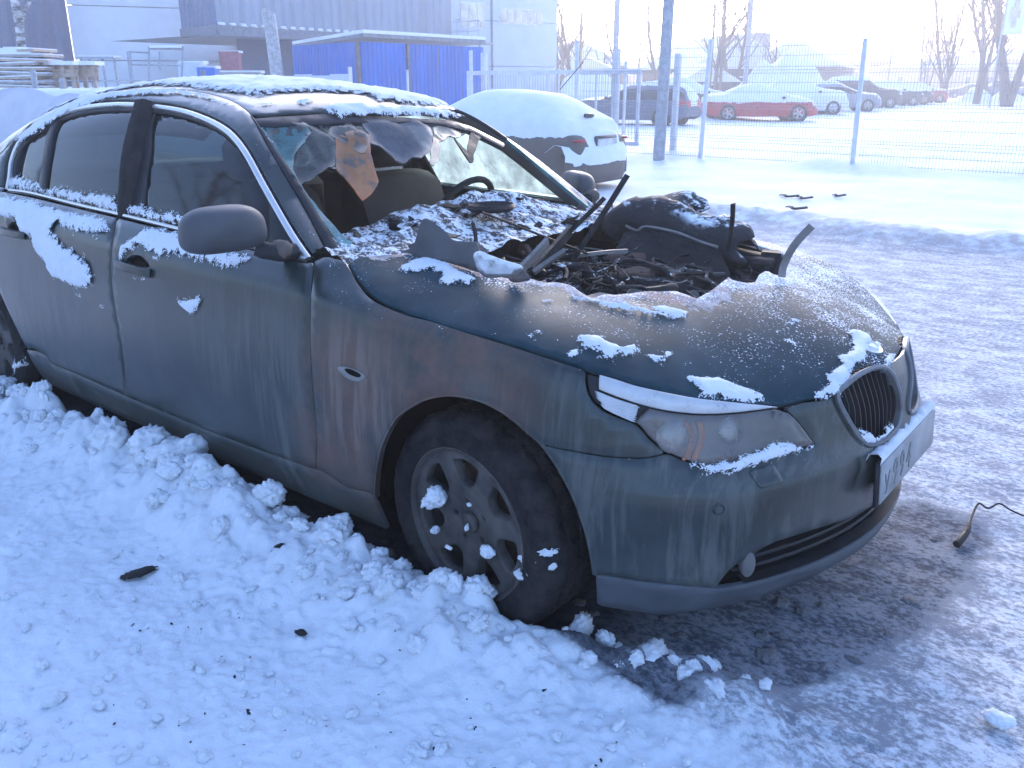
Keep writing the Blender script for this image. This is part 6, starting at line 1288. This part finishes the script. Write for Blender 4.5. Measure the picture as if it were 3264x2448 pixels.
# --- trees
BARK = simple('grey_bark', (.13, .11, .11), .9, var=.3, scale=10); BIRCH = simple('birch_bark', (.55, .54, .53), .8, base2=(.06, .055, .055), scale=3.5, stretch=(1, 1, 3)); TWIG = simple('twig_brown', (.15, .115, .10), .9)
def bare_tree(px, D, h, r0, lab, seed, bark=BARK, spread=.32, lean=0.0, levels=4, forks=1, name='bare_tree', first=.28, dens=9):
    P = gp_(px, D); g = np.random.default_rng(seed); root = empty(name, (P[0], P[1], 0), label=lab, category='tree', group='bare winter trees' if name == 'bare_tree' else 'birches'); T = MB(); C = MB(); tips = []
    def limb(mb, p, d, L, r, lev):
        n = 6; pts = [p]; dd = d.copy()
        for i in range(n): dd = dd+g.normal(0, .09+.03*lev, 3)*[1, 1, .6]+[0, 0, .03]; dd /= np.linalg.norm(dd); pts.append(pts[-1]+dd*L/n)
        mb.tube(np.array(pts), np.linspace(r, r*.35, n+1), 7 if lev == 0 else 5 if lev == 1 else 3, False)
        if lev >= levels: return
        k_ = dens if lev == 0 else (5, 5, 4, 3)[min(lev, 3)]
        for q in range(k_):
            t = first+(.97-first)*((q+g.random())/k_) if lev == 0 else .2+.78*(q+g.random())/k_; i = min(int(t*n), n-1); b = pts[i]*(1-(t*n-i))+pts[i+1]*(t*n-i); az = g.random()*6.283; out = np.array([math.cos(az), math.sin(az), 0]); nd = dd*.2+np.array([0, 0, 1])*(.75-.25*lev*.5)+out*(spread*2.2); nd /= np.linalg.norm(nd)
            limb(C, b, nd, L*(.46 if lev == 0 else .55)*(1.15-.55*t)*(.75+.5*g.random()), max(r*(1-t*.65)*.5, .011), lev+1)
    for f in range(forks):
        d = np.array([lean+.13*(f-(forks-1)/2)*1.3, g.normal(0, .05), 1]); d /= np.linalg.norm(d); limb(T, np.array([.15*(f-(forks-1)/2), 0, -.1]), d, h*(1-.12*f), r0*(1-.15*f), 0)
    T.build('trunk', bark, root, True); C.build('crown', TWIG if bark is BARK else bark, root, True); return root
for q, (px, D, h, r, fk, lab) in enumerate(((2175, 58, 13, .34, 2, 'stout bare tree at the right edge beside the banner'), (2108, 66, 13, .20, 2, 'bare tree leaning left of the banner, nearer of a pair'), (2132, 70, 12, .20, 2, 'forked bare tree just below the banner'), (2038, 72, 9.5, .18, 3, 'narrow bare tree with three upright stems at the right'), (1990, 80, 8.5, .10, 3, 'thin bare saplings left of the narrow three-stemmed tree'), (1212, 70, 8.5, .20, 2, 'bare tree close to the office corner'), (1236, 72, 8.0, .18, 2, 'bare tree forking right beside the office corner tree'), (1340, 75, 9, .12, 1, 'thin bare tree right of the thick concrete pole'), (1372, 82, 8, .10, 1, 'small hazy bare tree between two poles'), (1415, 66, 7.5, .16, 1, 'bare tree leaning to the upper left behind the parked cars'), (1548, 62, 9.5, .17, 2, 'bushy bare tree in front of the dark house'), (1575, 66, 11, .18, 2, 'taller bare tree behind the bushy one'), (1664, 70, 6.0, .12, 1, 'small bare tree behind the snow heap'), (1302, 80, 7, .10, 1, 'small reddish bare tree left of the concrete pole'))):
    bare_tree(px, D, h, r, lab, 40+q, forks=fk, spread=.30 if fk < 3 else .16, lean=-.25 if px == 1415 else (.12 if px in (2108,) else 0), levels=3, first=.22 if px != 2038 else .15, dens=13)
bare_tree(78, 22, 9, .13, 'white birch with a long side branch behind the timber stack', 71, BIRCH, .34, name='birch_tree', levels=3, dens=8, first=.3, lean=-.03); bare_tree(24, 23, 9, .10, 'slender birch at the far left edge', 72, BIRCH, .3, name='birch_tree', levels=3, dens=8, first=.25)
# trees on the slope behind the viewer: they show only as reflections in the windows and paint
for q, (x_, y_, h_) in enumerate(((-6.5, -13, 9), (-2.5, -15, 10), (1.5, -14, 9), (-10, -12, 8.5), (5.5, -13, 9), (-14, -10, 9))):
    t_ = bare_tree(500, 30, h_, .16, ('bare roadside tree behind the viewer, %s from the left' % ('first', 'second', 'third', 'fourth', 'fifth', 'sixth')[(2, 3, 4, 1, 5, 0)[q]]), 90+q, forks=2, levels=3, dens=10); t_.location = (x_, y_, 0)
# --- houses and buildings on the skyline
RSNOW = SNOW; TIMB = simple('dark_timber_wall', (.10, .09, .10), .85); YEL = simple('flare_yellow_wall', (.45, .33, .20), .85); PINK = simple('flare_pink_wall', (.38, .24, .20), .85); BLUG = simple('blue_grey_tower', (.20, .26, .34), .7)  # YEL and PINK put the orange flare glow into the wall colours
def house(px, D, w, d, h, rh, mat, lab, rz=0.0, nwin=3, chim=False):
    P = gp_(px, D); root = empty('house', (P[0], P[1], 0), -YAW+rz, label=lab, category='house', group='houses on the skyline'); MB().box((0, 0, h/2), (w, d, h)).build('wall', mat, root)
    V = [(-w/2-.4, -d/2-.4, h), (w/2+.4, -d/2-.4, h), (w/2+.4, d/2+.4, h), (-w/2-.4, d/2+.4, h), (0, -d/2-.4, h+rh), (0, d/2+.4, h+rh)]
    rf = MB().add(V, [(0, 1, 4), (2, 3, 5), (1, 2, 5, 4), (3, 0, 4, 5), (0, 3, 2, 1)]).build('roof', RSNOW, root)
    MB().add([(-w/2, -d/2-.05, h), (w/2, -d/2-.05, h), (0, -d/2-.05, h+rh*.93)], [(0, 1, 2)]).build('gable', mat, root)
    for q in range(nwin): o = MB().box((-w/2+w*(q+.5)/nwin, -d/2-.05, h*.55), (.9, .1, 1.2)).build('window', FRM, root); MB().box((-w/2+w*(q+.5)/nwin, -d/2-.11, h*.55), (.7, .04, 1.0)).build('pane', GLZ, o)
    if chim: MB().box((w*.2, 0, h+rh), (.6, .6, 1.6)).build('chimney', PINK, rf)
    return root
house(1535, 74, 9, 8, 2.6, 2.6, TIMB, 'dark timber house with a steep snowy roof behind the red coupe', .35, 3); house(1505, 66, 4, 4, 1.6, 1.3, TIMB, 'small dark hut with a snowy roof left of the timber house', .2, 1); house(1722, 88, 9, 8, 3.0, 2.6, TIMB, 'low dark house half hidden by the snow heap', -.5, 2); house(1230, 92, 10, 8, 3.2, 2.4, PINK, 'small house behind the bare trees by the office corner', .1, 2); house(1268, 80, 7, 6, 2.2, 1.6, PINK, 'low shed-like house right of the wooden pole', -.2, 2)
P = gp_(1627, 80); MB().box((0, 0, 2.9), (1.7, 1.7, 5.8), bev=.1).build('tower_block', BLUG, None, label='narrow blue-grey tower block behind the slanting pole', category='tower').location = (P[0], P[1], 0)
for q, (px, D, w, h, mat, lab) in enumerate(((1800, 150, 26, 5.0, PINK, 'long flare-tinted building on the skyline behind the lot row'), (1905, 160, 30, 4.4, YEL, 'long low flare-tinted building on the skyline'), (2030, 130, 20, 3.6, YEL, 'flare-tinted house row behind the narrow tree'), (2100, 140, 22, 4.0, PINK, 'flare-tinted house row behind the pair of trees'), (2200, 135, 18, 5.0, PINK, 'flare-tinted building at the right edge of the skyline'), (1340, 170, 30, 3.6, PINK, 'hazy low building far behind the concrete pole'))): house(px, D, w, 8, h, 1.8, mat, lab, .05*((q % 3)-1), 6, q % 2 == 0)
# distant wood that closes the horizon
WOODM = simple('far_wood', (.10, .085, .085), .95); mb = MB(); gw = np.random.default_rng(5)
for q in range(420):
    px = gw.uniform(-250, 2500); D = gw.uniform(190, 330); P = gp_(px, D); h = gw.uniform(3.5, 8)*(D/220); w = h*gw.uniform(.18, .34)
    for k_ in range(5):
        az = k_*1.256+gw.random(); b = P+np.array([math.cos(az)*w*.6, math.sin(az)*w*.6, 0]); mb.add([b+[-.12, 0, 0], b+[.12, 0, 0], b+[math.cos(az)*w*.5, math.sin(az)*w*.5, h*gw.uniform(.7, 1)]], [(0, 1, 2)])
for q in range(260):  # unseen thicket behind the viewer, added to darken window and paint reflections
    P = np.array([gw.uniform(-45, 45), gw.uniform(-42, -19), 0]); h = gw.uniform(4, 7.5); w = h*.3
    for k_ in range(7):
        az = k_*.9+gw.random(); b = P+np.array([math.cos(az)*w*.4, math.sin(az)*w*.4, 0]); mb.add([b+[-.06, 0, 0], b+[.06, 0, 0], b+[math.cos(az)*w*.6, math.sin(az)*w*.6, h*gw.uniform(.6, 1)]], [(0, 1, 2)])
mb.build('far_wood', WOODM, None, label='hazy bare wood along the horizon, and an unseen thicket added behind the viewer', kind='stuff', category='wood')
# --- snow heaps
def heap(px, D, w, h, lab, seed, d=None):
    P = gp_(px, D); n = 44; u, v = np.meshgrid(np.linspace(-1.3, 1.3, n), np.linspace(-1.3, 1.3, n), indexing='ij'); r = np.hypot(u, v); z = h*np.exp(-(r/.62)**2.2)*(.55+.9*fbm(u*2.4+seed, v*2.4, 4))+.10*h*(fbm(u*9, v*9+seed, 3)-.5)*np.exp(-r**2); z[r > 1.25] = -.1
    o = mesh_obj('snow_heap', np.stack([u*w/2, v*(d or w)/2, z-.03], -1).reshape(-1, 3), [(i*n+j, (i+1)*n+j, (i+1)*n+j+1, i*n+j+1) for i in range(n-1) for j in range(n-1)], SNOW, None, label=lab, category='snow heap', group='snow heaps around the lot'); o.location = (P[0], P[1], .03); o.rotation_euler = (0, 0, -YAW)
heap(1690, 60, 9, 3.4, 'tall snow heap behind the white sedan', 1); heap(1640, 58, 7, 2.4, 'smaller snow heap on the left of the tall one', 2); heap(2110, 70, 4, 1.1, 'low snow heap in front of the far blue-grey suv', 3); heap(2175, 72, 4, 1.1, 'low snow heap near the right edge', 4); heap(1420, 38, 9, 1.0, 'long snow bank behind the estate car', 6); heap(1190, 34, 5, 1.0, 'snow bank behind the gate', 7)
# --- banner on a pole
BAN = simple('pale_banner_cloth', (.60, .70, .74), .8, var=.05); BTX = simple('banner_print', (.16, .22, .34), .7); GOLD = simple('emblem_grey_gold', (.45, .40, .36), .6)
bb = zp_(2160, 78, 55); bn = empty('banner_flag', tuple(np.r_[gp_(2136, 55)[:2], 0]), -YAW, label='pale vertical advertising banner hanging on a pole among the right trees', category='banner')
lp = lambda P: np.array(Matrix.Rotation(YAW, 3, 'Z'))@(P-np.array(bn.location)); b0 = lp(bb); Wb = 1.25; z0 = bb[2]
MB().tube(np.array([(0, 0, 0), (0, 0, z0+7)]), .05, 8).build('pole', GALV, bn, True)
gxb, gzb = np.meshgrid(np.linspace(.04, Wb, 8), np.linspace(z0, z0+6.2, 20), indexing='ij'); V = np.stack([gxb, .04*np.sin(gxb*4+gzb*1.3), gzb], -1).reshape(-1, 3); o = mesh_obj('cloth', V, [(i*20+j, (i+1)*20+j, (i+1)*20+j+1, i*20+j+1) for i in range(7) for j in range(19)], BAN, bn); o.modifiers.new('t', 'SOLIDIFY').thickness = .01
Mb = np.eye(4); Mb[:3, 0] = (0, 0, 1); Mb[:3, 1] = (-1, 0, 0); Mb[:3, 2] = (0, -1, 0); Mb[:3, 3] = (.88, -.07, z0+2.35); text_mesh('lettering', 'CHEVROLET', .40, BTX, bn, Mb, .004)
cx, cz = .62, z0+1.25; pts = [(cx-.30, cz-.30), (cx-.13, cz-.30), (cx-.13, cz-.85), (cx+.13, cz-.85), (cx+.13, cz-.30), (cx+.30, cz-.30), (cx+.30, cz+.30), (cx+.13, cz+.30), (cx+.13, cz+.85), (cx-.13, cz+.85), (cx-.13, cz+.30), (cx-.30, cz+.30)]
MB().add([(x, -.07, z) for x, z in pts]+[(x, -.06, z) for x, z in pts], [tuple(range(12)), tuple(range(23, 11, -1))]).build('emblem', GOLD, bn)
MB().tube(np.array([(0, 0, z0+6.2), (Wb, 0, z0+6.2)]), .03, 6).build('arm', GALV, bn)
# ------------------------------------------------------------------ winter haze, also standing in for lens veiling glare
hm = bpy.data.materials.new('winter_haze'); hm.use_nodes = True; hn_ = hm.node_tree; hn_.nodes.remove(hn_.nodes['Principled BSDF']); pv = hn_.nodes.new('ShaderNodeVolumePrincipled'); pv.inputs['Color'].default_value = (.93, .95, 1, 1); pv.inputs['Density'].default_value = .0045; pv.inputs['Anisotropy'].default_value = .40
hn_.links.new(pv.outputs[0], hn_.nodes['Material Output'].inputs['Volume'])
MB().box((0, 300, 6.4), (1320, 1160, 15.6)).build('haze', hm, None, label='cold winter haze over the road and the lot', kind='stuff', category='haze')
